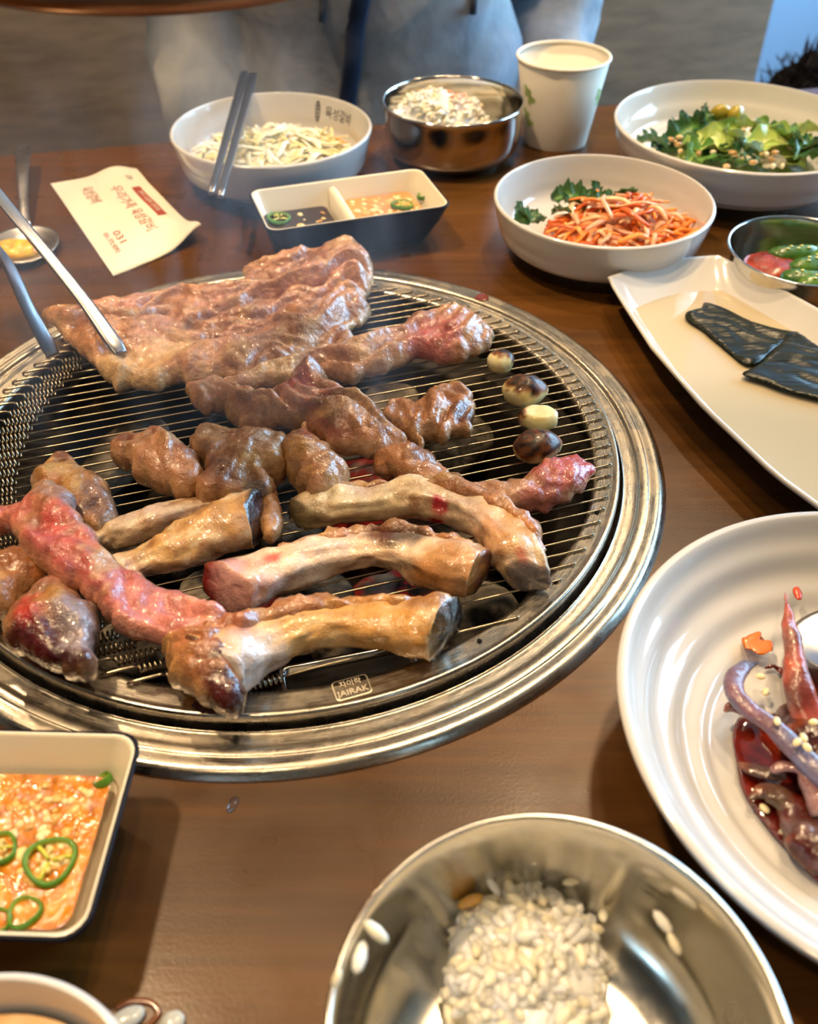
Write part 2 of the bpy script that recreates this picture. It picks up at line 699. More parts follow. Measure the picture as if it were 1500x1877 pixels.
# ------------------------------------------------------------------ roaster
gz = (GC[0], GC[1], 0)
ro = thing('charcoal_roaster', 'built-in round charcoal roaster with a wide brushed steel ring', 'roaster', (GC[0], GC[1], 0))
prof = [(.1785, -.03), (.1792, -.001), (.1802, .0008), (.186, .0014), (.1872, .0032), (.189, .004), (.1915, .0041), (.1922, .0036), (.1962, .0042), (.1985, .0036), (.2003, .0018), (.2012, .0001), (.1995, .0)]
P = spline(prof, 60)
mk('steel_ring', *lathe(P, 192, gz), M['ring'], ro)
mk('fire_pot', *lathe([(.1785, -.02), (.176, -.022), (.168, -.026), (.150, -.030), (.146, -.034), (.14, -.085), (.12, -.095), (.01, -.097)], 96, gz, False, True), M['pot'], ro)
# slotted air plate seen between the wires at the front
q = at(640, 1226, -.022)
sl = rrect(.062, .017, .004, q, -.0215, math.radians(14), 6)
sl2 = rrect(.058, .013, .003, q, -.0215, math.radians(14), 6)
mk('air_slot_frame', *loft([sl-dz*.006, sl, sl2, sl2-dz*.012], False, True), M['steel'], ro)
mk('air_slot', *loft([sl2-dz*.004, sl2-dz*.005], True, True), M['dark'], ro)  # dark slab painted in for the shade of the opening

# ------------------------------------------------------------------ grate
gr = thing('grill_grate', 'round wire grill grate with steel rim and coil springs over the coals', 'grate', (GC[0], GC[1], .004))
pl = [(.1635, .0045), (.1638, .0068), (.166, .0074), (.1725, .0074), (.1745, .0080), (.1757, .0086), (.1766, .0080), (.177, .006), (.1768, -.006), (.1755, -.006)]
mk('rim_plate', *lathe(pl, 160, gz), M['ring'], gr)
WA = math.radians(17.6)
wd = np.array([math.cos(WA), math.sin(WA)])
wp = np.array([-wd[1], wd[0]])
ZW = .0082
SPC = .0074


def coil():
    n, turns, L, r = 84, 8, .017, .0021
    t = np.linspace(0, 1, n)
    P = np.c_[t*L, r*np.cos(t*turns*2*PI), r*np.sin(t*turns*2*PI)]
    return sweep(P, .00055, .00055, 5, up=(1, .01, 0))[:2]


cV, cF = coil()
sp_me = wt_me = None
for k in range(-21, 23):
    s = k*SPC+.0015
    if abs(s) > .1665 or k in (-20,):
        continue
    hr = math.sqrt(.1692**2-s*s)
    hl = math.sqrt(max(.166**2-s*s, 1e-6))
    if hl < .03:
        continue
    c = np.append(GC+wp*s, 0)
    W3 = np.append(wd, 0)
    sag = .0004*math.sin(k*2.1)
    ls = -hl+.012+.017
    pts = [c+W3*(hr+.0006)+dz*.0060, c+W3*hr+dz*(ZW+.0003), c+W3*(hr-.002)+dz*ZW, c+W3*(hr*.5)+dz*(ZW+sag), c+W3*0+dz*ZW, c+W3*(ls*.5)+dz*(ZW-sag), c+W3*ls+dz*(ZW-.0004)]
    w = mk('wire', *tube(pts, .00052, 6, 26), M['wire'], gr)
    # hook over the rim, then a coil spring
    Rz = rot(0, 0, WA)
    cv = cV@Rz.T+(c+W3*(-hl+.012)+dz*(ZW-.0014))
    mk('spring', cv, cF, M['wire'], gr)
    hk = [c+W3*(-hl-.0035)+dz*.0072, c+W3*(-hl-.002)+dz*(ZW+.0008), c+W3*(-hl+.009)+dz*(ZW+.0012), c+W3*(-hl+.0115)+dz*(ZW+.0002), c+W3*(-hl+.0125)+dz*(ZW-.0016)]
    mk('hook', *tube(hk, .0007, 6, 14), M['wire'], gr)
# drip holes of the rim plate, laid on as flat dark discs
mb = MB()
for a in np.radians([-38, -55, -90, -118, -20]):
    x, y = GC[0]+.1685*math.cos(a), GC[1]+.1685*math.sin(a)
    mb.add(*lathe([(.0011, .0076), (.0011, .0079), (.0004, .0079)], 12, (x, y, 0), False, True))
mb.build('drip_hole', M['dark'], gr, kind='stuff')


# ------------------------------------------------------------------ writing (flat print as thin mesh)
def text_mesh(s, size=1.0):
    cu = bpy.data.curves.new('lettering', 'FONT')
    cu.body = s
    cu.size = size
    cu.align_x = 'CENTER'
    cu.align_y = 'CENTER'
    o = bpy.data.objects.new('lettering', cu)
    C.objects.link(o)
    dg = bpy.context.evaluated_depsgraph_get()
    me = bpy.data.meshes.new_from_object(o.evaluated_get(dg))
    V = np.array([v.co[:] for v in me.vertices])
    F = [list(p.vertices) for p in me.polygons]
    bpy.data.objects.remove(o)
    bpy.data.curves.remove(cu)
    bpy.data.meshes.remove(me)
    return V, F


def flat_text(s, h, o, ex, ey, up=.0002):
    """text laid in the plane of ex, ey around the point o"""
    V, F = text_mesh(s, 1)
    if len(V) == 0:
        return np.zeros((0, 3)), []
    ex = np.asarray(ex, float)
    ey = np.asarray(ey, float)
    return np.asarray(o)+V[:, :1]*h*ex+V[:, 1:2]*h*ey, F


p0, p1 = at(618, 1268, .0076), at(676, 1252, .0076)
ex = (p1-p0)/np.linalg.norm(p1-p0)
ey = np.array([-ex[1], ex[0], 0])
oc = at(645, 1260, .0077)
M['emboss'] = mat('pressed_mark', (.5, .45, .36), .45, 1.0)
mb = MB()
mb.add(*flat_text('JAIRAK', .0042, oc-ey*.0019, ex, ey))
mb.add(*flat_text('자이락', .0034, oc+ey*.0023, ex, ey))
fr1 = rrect(.0150, .0098, .0016, oc, .00765, math.atan2(ex[1], ex[0]))
fr2 = rrect(.0142, .0090, .0013, oc, .00775, math.atan2(ex[1], ex[0]))
mb.add(*loft([fr1, fr2], False, False))
mb.build('pressed_mark', M['emboss'], gr, smooth=False)
# ------------------------------------------------------------------ charcoal
def coal(px, py, w, l, h, ang, glow, label):
    c = at(px, py, -.036)
    c[2] = -.062
    n = 20
    t = np.linspace(-1, 1, 18)
    d = np.array([math.cos(ang), math.sin(ang), 0])
    path = c+np.outer(t*l/2, d)+np.c_[0*t, 0*t, .003*np.sin(t*3)]
    r = w/2*(1-.25*np.abs(t)**6)
    V, F, tt, hh = sweep(path, r, r*h, n, sq=.75, dome=.004)
    cc = V.mean(0)
    nd = fbm(V, 45, 3, px)
    V = V+(V-cc)/np.linalg.norm(V-cc, axis=1)[:, None]*(nd*.007)[:, None]
    ash = sstep(-.25, .35, fbm(V, 60, 4, py))
    K = mix(S(40, 36, 34), S(150, 140, 124), ash)
    m = M['coal']
    if glow:
        m = M['ember']
        K = mix(K, S(190, 40, 22), sstep(-.1, .3, fbm(V, 50, 2, 4)))
    o = mk('charcoal', V, F, m, col=K)
    tag(o, label, 'charcoal', 'charcoal pieces under the grate')


em = mat('glowing_ember', S(120, 30, 18), .9, spec=.1)
n_ = NT(em)
msk = n_.ramp(n_.noise(55, 4, .6), [(.45, g3(0)), (.6, g3(1))])
n_.base(n_.mixc(n_.attr(), S(60, 20, 14), msk))
n_.link(n_.mixc((0, 0, 0), (.5, .022, .015), msk), em.node_tree.nodes['Principled BSDF'].inputs['Emission Color'])
em.node_tree.nodes['Principled BSDF'].inputs['Emission Strength'].default_value = .3
M['ember'] = em
COALS = [(170, 800, .034, .10, .8, 1.05, 0, 'ashen charcoal log at the left below the wires'),
         (330, 940, .04, .085, .8, .3, 0, 'ashen charcoal log between the chunk and the left bones'),
         (690, 745, .038, .09, .8, 1.3, 0, 'ashen charcoal log under the small dark meat scrap'),
         (830, 905, .034, .10, .8, 2.6, 0, 'ashen charcoal log beside the right pink-ended rib'),
         (660, 850, .045, .07, .8, .2, 1, 'red glowing charcoal between the meat chunks'),
         (700, 1065, .036, .055, .8, .5, 1, 'red glowing charcoal under the two middle ribs'),
         (600, 1075, .036, .06, .8, 2.2, 0, 'grey charcoal left of the red ember under the ribs'),
         (360, 1085, .036, .06, .8, 1.2, 0, 'grey charcoal beside the tip of the raw pink meat'),
         (430, 1080, .03, .05, .8, .1, 1, 'dim red charcoal near the blood-red rib end'),
         (520, 900, .04, .07, .8, 1.9, 0, 'dark charcoal under the cluster of browned chunks'),
         (480, 720, .04, .09, .8, .4, 0, 'dark charcoal under the edge of the large meat sheet'),
         (840, 760, .03, .07, .8, .7, 0, 'dark charcoal below the garlic cloves'),
         (280, 1120, .034, .06, .8, .1, 0, 'pale ash charcoal below the raw pink meat'),
         (860, 1100, .034, .06, .8, 1.0, 0, 'dark charcoal near the front right of the pot')]
for a in COALS:
    coal(*a)

# ------------------------------------------------------------------ meat
ZG = .0088
RAW, PINK, TAN, BRN, DBR, CHR, FAT = S(190, 92, 88), S(198, 140, 116), S(184, 128, 88), S(170, 110, 60), S(108, 60, 30), S(26, 16, 11), S(226, 188, 134)
BONE, MEMB, MARROW = S(234, 208, 162), S(226, 198, 178), S(96, 14, 16)


def folds(ang, freq, amp, seed=1, freq2=2.4):
    ca, sa = math.cos(ang), math.sin(ang)

    def f(XY):
        a = XY[:, 0]*ca+XY[:, 1]*sa
        b = -XY[:, 0]*sa+XY[:, 1]*ca
        w = fbm(np.c_[XY, 0*a], 26, 2, seed)*.022
        P = np.c_[a*freq*.22, (b+w)*freq, 0*a+seed]
        r = np.abs(vn(P))**.7*2.2-1
        P2 = np.c_[a*freq*.36, (b+w*1.3)*freq*freq2, 0*a+seed+3]
        r2 = np.abs(vn(P2))**.75*2.2-1
        lump = fbm(np.c_[XY, 0*a], 60, 3, seed+5)
        return amp*(.75*r+.34*r2+.6*lump)
    return f


def facets(base, seed, size):
    """angular lobes for chunky pieces: the lowest of a few tilted planes"""
    R = np.random.default_rng(seed)

    def f(XY):
        c = XY.mean(0)
        h = np.full(len(XY), .003)
        w = np.c_[fbm(np.c_[XY, 0*XY[:, 0]], 45, 2, seed), fbm(np.c_[XY, 0*XY[:, 0]], 45, 2, seed+3)]*.005
        for k in range(7):
            a = k*2.4+R.uniform(-.5, .5)
            d = np.array([math.cos(a), math.sin(a)])
            h = np.minimum(h, R.uniform(.001, .0055)-R.uniform(.15, .5)*((XY+w-c)@d+R.uniform(-.006, .004)))
        return np.clip(h, -.009, .004)*size+base(XY)*.8
    return f


def meatcol(V, D, FO, seed, raw=0., brown=0., fat=.3, char=0., edgefat=.3, amp=.004):
    a = fbm(V, 38, 4, seed)
    b = fbm(V, 110, 3, seed+2)
    k = fbm(V, 20, 2, seed+7)
    K = mix(TAN, PINK, sstep(-.2, .5, a+raw-.15))
    K = mix(K, RAW, np.clip(sstep(.05, .6, k+raw*1.1-.35), 0, 1))
    K = mix(K, BRN, sstep(-.05, .3, b*.7+a*.4+brown-.32))
    K = mix(K, DBR, .7*sstep(.12, .5, brown*.8+k*.7+b*.5-.3))
    K = mix(K, S(206, 158, 96), .6*max(0, .2+brown)*2*sstep(.15, .45, fbm(V, 85, 3, seed+19)))
    K = mix(K, FAT, fat*sstep(.1, .5, b+.5*fbm(V, 60, 2, seed+11)))
    K = mix(K, FAT, edgefat*sstep(.004, .0005, D))
    K = mix(K, CHR, char*sstep(.15, .5, fbm(V, 70, 3, seed+13)))
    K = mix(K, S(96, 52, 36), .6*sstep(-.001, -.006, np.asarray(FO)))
    K = mix(K, DBR, (.25+.5*max(0, brown))*sstep(.18, .5, fbm(V, 210, 3, seed+17)))
    return K


def meat(name, label, px, hh, z0=ZG, res=.0013, edge=.011, ang=.3, freq=70, amp=.004, seed=1, lift=None, spots=(), cat='meat', part=None, group=None, facet=0, **kc):
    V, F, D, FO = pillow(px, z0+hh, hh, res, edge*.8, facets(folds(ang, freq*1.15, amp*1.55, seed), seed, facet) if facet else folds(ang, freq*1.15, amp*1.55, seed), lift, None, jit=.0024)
    P = V*1.0
    V = V.copy()
    n = fbm(P, 130, 3, seed+1)
    V[:, 2] += (n*.0011+.0013*np.abs(fbm(P, 200, 2, seed+3)))*np.clip(D/.004, 0, 1)
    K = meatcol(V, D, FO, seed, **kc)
    for (sx, sy, r, c, w) in spots:
        q = at(sx, sy, z0+hh)
        dd = np.hypot(V[:, 0]-q[0], V[:, 1]-q[1])+.35*r*fbm(V, 150, 3, seed+20)
        K = mix(K, c, w*sstep(r, r*.45, dd))
    if part is not None:
        return mk(name, V, F, M['meat'], part, col=K)
    o = mk(name, V, F, M['meat'], col=K)
    return tag(o, label, cat, group)


def raise_at(pts):
    """local rises: list of (px, py, radius m, height m)"""
    Q = [(at(a, b, ZG+.01)[:2], r, h) for a, b, r, h in pts]

    def f(XY):
        z = np.zeros(len(XY))
        for c, r, h in Q:
            d = np.hypot(*(XY-c).T)
            z += h*np.exp(-(d/r)**2)
        return z
    return f


# the large sheet of marinated meat
sheet = [(82, 592), (108, 582), (150, 578), (172, 572), (215, 565), (252, 558), (290, 546), (330, 540), (366, 546), (415, 531), (448, 532),
         (447, 506), (475, 496), (508, 488), (548, 484), (592, 488), (603, 476), (628, 471), (655, 478), (680, 502), (686, 536), (670, 560),
         (680, 578), (668, 596), (644, 612), (652, 636), (618, 650), (560, 662), (500, 690), (440, 704), (392, 696), (345, 704), (322, 700), (288, 714), (240, 706),
         (216, 716), (203, 702), (164, 668), (140, 650), (118, 632)]
meat('meat_sheet', 'large folded sheet of pinkish half-cooked beef at the back of the grate', sheet, .0055, edge=.009, ang=.35, freq=62, amp=.0046, seed=2,
     lift=raise_at([(640, 500, .03, .014), (560, 505, .04, .006), (130, 600, .03, .008), (380, 555, .05, .004), (560, 590, .03, .006)]), raw=.08, brown=.08, fat=.35, edgefat=.5,
     spots=[(230, 690, .03, FAT, .6), (330, 655, .02, FAT, .6), (180, 640, .02, S(206, 140, 84), .6), (110, 595, .012, S(220, 160, 92), .7), (480, 690, .025, BRN, .35), (500, 580, .02, S(150, 105, 92), .6)])
strip = [(402, 706), (440, 690), (500, 668), (560, 655), (620, 650), (650, 640), (690, 628), (730, 622), (760, 604), (800, 592), (838, 580), (850, 588), (880, 600), (905, 622),
         (900, 642), (868, 655), (838, 668), (800, 668), (770, 660), (740, 672), (700, 686), (670, 692), (650, 700), (600, 690), (570, 695), (540, 704), (480, 706), (430, 716)]
meat('meat_strip', 'long strip of beef with a twisted raw pink end beside the garlic', strip, .0075, edge=.011, ang=.5, freq=85, amp=.0036, seed=5,
     lift=raise_at([(800, 610, .03, .008), (690, 650, .02, .004)]), raw=.1, brown=.02, fat=.5,
     spots=[(800, 640, .022, RAW, .85), (770, 655, .015, RAW, .7), (500, 690, .03, FAT, .55), (720, 640, .02, S(186, 132, 112), .5)])
chain = [(340, 714), (372, 704), (402, 700), (432, 712), (470, 728), (500, 740), (524, 728), (536, 708), (556, 692), (578, 684), (598, 698), (600, 722), (622, 730), (655, 742), (690, 758), (710, 784),
         (738, 804), (744, 816), (718, 826), (692, 836), (656, 832), (640, 830), (604, 826), (586, 810), (566, 800), (552, 790), (536, 792), (505, 782), (470, 790), (440, 788), (425, 770), (400, 748), (372, 754), (352, 736)]
meat('meat_strip', 'browned curled strip of beef in the middle of the grate', chain, .0085, edge=.011, ang=-.5, freq=75, amp=.004, seed=8,
     lift=raise_at([(570, 715, .018, .007), (640, 780, .018, .006), (540, 760, .016, .006)]), raw=.02, brown=.32, fat=.25,
     spots=[(545, 735, .016, S(150, 62, 34), .9), (575, 695, .012, S(140, 58, 34), .85), (390, 725, .016, S(200, 140, 96), .7), (700, 800, .012, DBR, .6), (640, 790, .014, S(160, 122, 92), .5)])
scrap = [(703, 762), (712, 742), (735, 736), (764, 742), (776, 732), (800, 714), (832, 706), (858, 714), (871, 744), (866, 778), (856, 794), (838, 788), (822, 804), (800, 804), (782, 800), (768, 806), (780, 824), (762, 816), (746, 796), (720, 786)]
meat('meat_scrap', 'small crumpled dark-edged meat scrap left of the garlic', scrap, .0075, facet=.8, edge=.008, ang=1.3, freq=110, amp=.0045, seed=12,
     raw=-.1, brown=.42, fat=.15, spots=[(850, 770, .012, S(96, 46, 30), .9), (840, 725, .012, S(176, 140, 128), .6), (730, 760, .01, S(170, 120, 80), .6)])
chunk1 = [(206, 832), (212, 812), (232, 802), (262, 806), (270, 794), (290, 790), (318, 806), (338, 826), (372, 852), (374, 880), (362, 900), (340, 908), (300, 896), (262, 880), (240, 862), (242, 848), (216, 846)]
meat('meat_chunk', 'light browned meat chunk with a notched left end, alone on the wires', chunk1, .0115, facet=1.0, edge=.010, ang=-.6, freq=80, amp=.003, seed=15,
     raw=.02, brown=.2, fat=.45, spots=[(232, 818, .008, S(110, 52, 34), .8), (290, 798, .007, S(150, 76, 42), .7), (355, 850, .009, S(124, 60, 30), .7)])
chunk2 = [(350, 812), (366, 792), (388, 788), (416, 800), (440, 800), (470, 802), (512, 800), (528, 812), (526, 844), (516, 868), (486, 876), (504, 892), (498, 910), (452, 922), (400, 920), (366, 916), (358, 898), (376, 872), (378, 852), (366, 836), (352, 830)]
meat('meat_chunk', 'deep brown glazed meat chunk with ragged lobes touching the bones behind it', chunk2, .012, facet=1.0, edge=.010, ang=.9, freq=52, amp=.0024, seed=18,
     raw=-.05, brown=.42, fat=.2, spots=[(440, 830, .018, S(160, 98, 52), .8), (398, 890, .014, S(118, 60, 26), .8), (500, 830, .012, S(176, 134, 100), .7), (390, 815, .014, S(182, 124, 64), .8), (470, 915, .008, CHR, .8)])
chunk3 = [(518, 822), (534, 806), (548, 800), (556, 786), (568, 788), (574, 808), (604, 826), (628, 856), (638, 882), (622, 900), (594, 910), (568, 918), (556, 902), (538, 880), (520, 862)]
meat('meat_chunk', 'golden diamond-shaped meat chunk left of the red ember', chunk3, .012, facet=1.0, edge=.010, ang=.2, freq=80, amp=.003, seed=21,
     raw=-.05, brown=.25, fat=.4, spots=[(548, 850, .011, S(206, 152, 84), .8), (600, 870, .012, S(170, 128, 92), .6), (566, 815, .006, S(140, 60, 40), .7)])
chunk4 = [(58, 890), (76, 868), (104, 844), (124, 838), (146, 850), (150, 866), (182, 880), (204, 908), (216, 944), (196, 964), (166, 976), (140, 960), (110, 930), (70, 915)]
meat('meat_chunk', 'brown meat chunk behind the raw pink piece at left', chunk4, .011, facet=1.0, edge=.010, ang=.7, freq=70, amp=.0032, seed=24,
     raw=-.1, brown=.45, fat=.15, spots=[(120, 848, .009, S(120, 56, 24), .8), (190, 940, .012, S(104, 84, 84), .55), (100, 880, .012, S(206, 160, 92), .5)])
raw = [(-60, 938), (-10, 930), (38, 926), (50, 912), (70, 898), (96, 896), (130, 912), (142, 930), (140, 948), (156, 960), (160, 976), (176, 984), (180, 1000), (200, 1008), (214, 1026), (252, 1042), (290, 1058), (330, 1066), (370, 1082), (400, 1094), (410, 1112), (398, 1136), (382, 1158),
       (340, 1162), (290, 1154), (240, 1146), (205, 1134), (186, 1116), (160, 1088), (138, 1072), (124, 1080), (104, 1064), (70, 1040), (44, 1012), (30, 982), (18, 964), (-20, 962), (-60, 970)]
meat('raw_meat', 'raw pink ragged strip of beef lying across the bones at left', raw, .0085, z0=ZG+.012, edge=.008, ang=-.62, freq=80, amp=.0028, seed=27,
     lift=raise_at([(340, 1120, .035, -.010), (-20, 945, .03, -.006), (120, 980, .03, .004)]), raw=.3, brown=-.5, fat=.6,
     spots=[(105, 920, .011, S(168, 128, 112), .85), (150, 935, .009, S(126, 108, 112), .8), (170, 985, .01, S(176, 146, 132), .7), (330, 1155, .012, S(120, 50, 44), .6), (110, 985, .012, S(206, 78, 74), .6), (160, 1010, .01, S(206, 84, 80), .6), (30, 950, .014, S(214, 112, 104), .7), (300, 1110, .03, S(222, 140, 132), .6)])


# short ribs: bone with meat on it
def rib(label, cl, w, zr=None, meatside=1, mw=.45, seed=1, zl=0.0, sq=.8, meatrange=(0, 1), skew=(.5, .6), c_bone=BONE, ends=(MARROW, MARROW), charends=(.5, .5), endlen=.09, asp=.85, gold=.4, mh=.9, blue=None, spots=(), coat=None):
    """cl: centreline pixels, w: width in pixels along it"""
    n = 72
    cw = spline(np.c_[np.array(cl, float), np.array(w, float), np.array(zr if zr else [0]*len(cl), float)], n)
    path, r = [], []
    for x, y, ww, dz_ in cw:
        rr = .5*ww*mpp(x, y, ZG+.01)
        z = ZG+zl+dz_+rr*asp
        path.append(at(x, y, z))
        r.append(rr)
    path, r = np.array(path), np.array(r)
    base = path.mean(0)
    base[2] = ZG
    t = thing('short_rib', label, 'meat', base, 'grilled rib bones')
    V, F, tt, hh = sweep(path, r*.96, r*asp, 36, sq=sq, dome=.0015)
    cen = path[np.clip((tt*(n-1)).astype(int), 0, n-1)]
    d = V-cen
    d /= np.linalg.norm(d, axis=1)[:, None]+1e-9
    side = (tt >= 0) & (tt <= 1)
    SC = np.c_[tt*5, np.cos(hh)*1.7, np.sin(hh)*1.7]
    V = V+d*(fbm(V, 42, 3, seed)*.0034+fbm(V, 160, 2, seed+1)*.0009+fbm(SC, 1.6, 3, seed+2)*.0022)[:, None]
    far = np.cross(np.gradient(path, axis=0), [0, 0, 1])
    far /= np.linalg.norm(far, axis=1)[:, None]
    far *= np.where(far[:, 1:2] > 0, 1, -1)
    ix = np.clip((tt*(n-1)).astype(int), 0, n-1)
    TT = np.gradient(path, axis=0)
    TT /= np.linalg.norm(TT, axis=1)[:, None]
    ds = ((V-cen)*(far[ix]+[0, 0, -.55])).sum(1)
    V = V+TT[ix]*(ds*(skew[1]*sstep(.82, 1, tt)-skew[0]*sstep(.18, 0, tt)))[:, None]
    K = mix(c_bone, MEMB, sstep(-.1, .5, fbm(V*[1, 1, 2], 40, 3, seed+3)))
    K = mix(K, S(196, 132, 56), gold*sstep(0, .5, fbm(V, 30, 3, seed+5)))
    st = fbm(SC, 2.2, 4, seed+12)
    K = mix(K, S(168, 118, 78), .65*sstep(.05, .4, st))
    K = mix(K, S(236, 214, 172), .6*sstep(-.1, -.4, st))
    K = mix(K, S(178, 150, 128), .6*sstep(.1, .5, fbm(V, 55, 3, seed+8)))
    K = mix(K, S(140, 84, 40), .7*sstep(.25, .55, fbm(V, 75, 3, seed+9)))
    for i, e in enumerate((0, 1)):
        q = tt if e == 0 else 1-tt
        K = mix(K, ends[i], sstep(.016, .0, q+.02*fbm(V, 160, 2, seed+33)))
        K = mix(K, CHR, charends[i]*sstep(endlen, 0, q+.03*fbm(V, 90, 2, seed+31)+.004)*sstep(-.35, .15, fbm(V, 90, 3, seed+30)))
        K = mix(K, S(205, 160, 90), .2*((q > -.03) & (q < .012) & side)*(1-charends[i]))
    for (sx, sy, rr, c, ww) in spots:
        qd = np.hypot(V[:, 0]-at(sx, sy, ZG+.012)[0], V[:, 1]-at(sx, sy, ZG+.012)[1])+.4*rr*fbm(V, 140, 3, seed+40)
        K = mix(K, c, ww*sstep(rr, rr*.5, qd))
    mk('bone', V, F, M['bone'], t, col=K)
    # meat left along the side away from the camera and over the top
    if mw:
        a, b = meatrange
        u = np.linspace(a, b, 64)
        ii = np.clip((u*(n-1)), 0, n-1)
        i0 = np.floor(ii).astype(int)
        Pm = path[i0]+(path[np.minimum(i0+1, n-1)]-path[i0])*(ii-i0)[:, None]
        rm = np.interp(ii, np.arange(n), r)
        T = np.gradient(Pm, axis=0)
        T /= np.linalg.norm(T, axis=1)[:, None]
        Sd = np.cross(T, [0, 0, 1])
        Sd *= -np.sign(Sd[:, 1:2].mean())*-1 if False else np.where(Sd[:, 1:2] > 0, 1, -1)*meatside
        env = np.sqrt(np.clip(np.sin(np.clip((u-a)/(b-a), .015, .985)*PI), 0, 1))*.85+.15
        off = Pm+Sd*(rm*(1-mw*.75))[:, None]+np.c_[0*u, 0*u, rm*asp*.18]
        wob = 1+.18*vn(np.c_[u*9, 0*u+seed, 0*u])
        V, F, tm, hm = sweep(off, rm*mw*1.25*env*wob, rm*asp*mh*env*wob, 30, dome=.003)
        cen = off[np.clip((tm*63).astype(int), 0, 63)]
        d = V-cen
        d /= np.linalg.norm(d, axis=1)[:, None]+1e-9
        V = V+d*(fbm(V, 70, 3, seed+50)*.005+(np.abs(fbm(V, 150, 2, seed+51))-.2)*.0042)[:, None]
        V[:, 2] = np.maximum(V[:, 2], ZG)
        K = meatcol(V, 0*tm+1, 0*tm, seed+52, raw=-.05, brown=.4, fat=.2, char=.15, edgefat=0)
        if coat is not None:
            K = mix(K, coat[0], coat[1]*sstep(coat[2], coat[3], tm))
        for (sx, sy, rr, c, ww) in spots:
            qd = np.hypot(V[:, 0]-at(sx, sy, ZG+.016)[0], V[:, 1]-at(sx, sy, ZG+.016)[1])+.4*rr*fbm(V, 140, 3, seed+40)
            K = mix(K, c, ww*sstep(rr, rr*.5, qd))
        mk('meat', V, F, M['meat'], t, col=K)
    return t


def meatrod(name, label, cl, w, seed, zl=0, asp=.8, spots=(), **kc):
    n = 80
    cw = spline(np.c_[np.array(cl, float), np.array(w, float)], n)
    path, r = [], []
    for x, y, ww in cw:
        rr = .5*ww*mpp(x, y, ZG+.01)
        path.append(at(x, y, ZG+zl+rr*asp))
        r.append(rr)
    path, r = np.array(path), np.array(r)
    V, F, tt, hh = sweep(path, r, r*asp, 36, sq=.8, dome=.003)
    cen = path[np.clip((tt*(n-1)).astype(int), 0, n-1)]
    d = V-cen
    d /= np.linalg.norm(d, axis=1)[:, None]+1e-9
    V = V+d*(fbm(V, 60, 3, seed)*.0045+(np.abs(fbm(V, 150, 2, seed+1))-.2)*.004)[:, None]
    K = meatcol(V, 0*tt+1, 0*tt, seed+2, **kc)
    for (sx, sy, rr, c, ww) in spots:
        qd = np.hypot(V[:, 0]-at(sx, sy, ZG+.012)[0], V[:, 1]-at(sx, sy, ZG+.012)[1])+.4*rr*fbm(V, 140, 3, seed+40)
        K = mix(K, c, ww*sstep(rr, rr*.5, qd))
    return tag(mk(name, V, F, M['meat'], col=K), label, 'meat')


meatrod('meat_finger', 'curved meat finger with a pink right end below the garlic',
        [(700, 856), (735, 848), (772, 862), (815, 888), (870, 902), (930, 910), (985, 895), (1030, 876), (1066, 858)], [50, 70, 66, 52, 58, 68, 76, 80, 62], 61,
        raw=.1, brown=.3, fat=.25, edgefat=0,
        spots=[(1050, 850, .02, S(196, 84, 88), .9), (1015, 880, .014, S(196, 96, 96), .8), (985, 920, .016, S(190, 110, 104), .7), (770, 835, .012, DBR, .8), (720, 835, .012, BRN, .7), (900, 905, .02, S(196, 150, 118), .7)])
rib('arched rib bone with a bright red blood drop on it', [(545, 944), (600, 928), (680, 918), (760, 916), (840, 930), (900, 962), (945, 1010), (975, 1058)], [58, 70, 74, 76, 84, 92, 98, 72],
    meatside=1, mw=.42, seed=71, gold=.5, charends=(.9, .1), ends=(CHR, S(120, 110, 110)), coat=(S(176, 108, 56), .6, .5, 1),
    spots=[(806, 932, .0055, S(178, 10, 22), 1), (600, 925, .02, S(222, 196, 140), .4), (930, 990, .02, S(186, 120, 52), .6), (955, 1035, .004, S(190, 70, 60), .6)])
rib('thick rib bone with a blood-red cut left end and golden right end', [(412, 1076), (470, 1058), (550, 1030), (640, 1012), (730, 1010), (800, 1030), (850, 1046), (878, 1052)], [108, 98, 84, 78, 80, 98, 108, 92],
    meatside=1, mw=.34, seed=74, meatrange=(.2, .97), gold=.25, c_bone=S(224, 196, 164), ends=(S(120, 16, 18), S(90, 30, 34)), charends=(.1, .5),
    spots=[(820, 1070, .022, S(186, 122, 48), .75), (408, 1055, .013, S(130, 18, 22), .9), (414, 1100, .01, S(90, 14, 18), .8), (500, 1040, .006, S(190, 60, 50), .8), (740, 988, .012, CHR, .8), (700, 982, .01, S(90, 40, 34), .8), (450, 1075, .018, S(226, 180, 170), .7)])
ribD = rib('front rib bone with a meaty knuckle at its left end', [(372, 1228), (420, 1208), (480, 1180), (560, 1152), (640, 1146), (720, 1146), (790, 1150), (812, 1152)], [140, 126, 104, 88, 86, 96, 112, 108],
    meatside=1, mw=.4, seed=78, gold=.6, c_bone=S(222, 176, 110), ends=(S(70, 18, 14), CHR), charends=(.2, .55), meatrange=(0, .93),
    spots=[(470, 1215, .02, S(200, 190, 190), .6), (440, 1250, .014, S(206, 196, 192), .5), (700, 1150, .03, S(206, 146, 70), .5), (780, 1120, .012, S(130, 70, 30), .6), (430, 1165, .012, S(160, 72, 54), .5)])
knuckle = [(296, 1192), (330, 1170), (372, 1156), (420, 1168), (446, 1196), (446, 1228), (452, 1260), (450, 1290), (430, 1302), (394, 1298), (360, 1276), (326, 1262), (304, 1246), (306, 1222)]
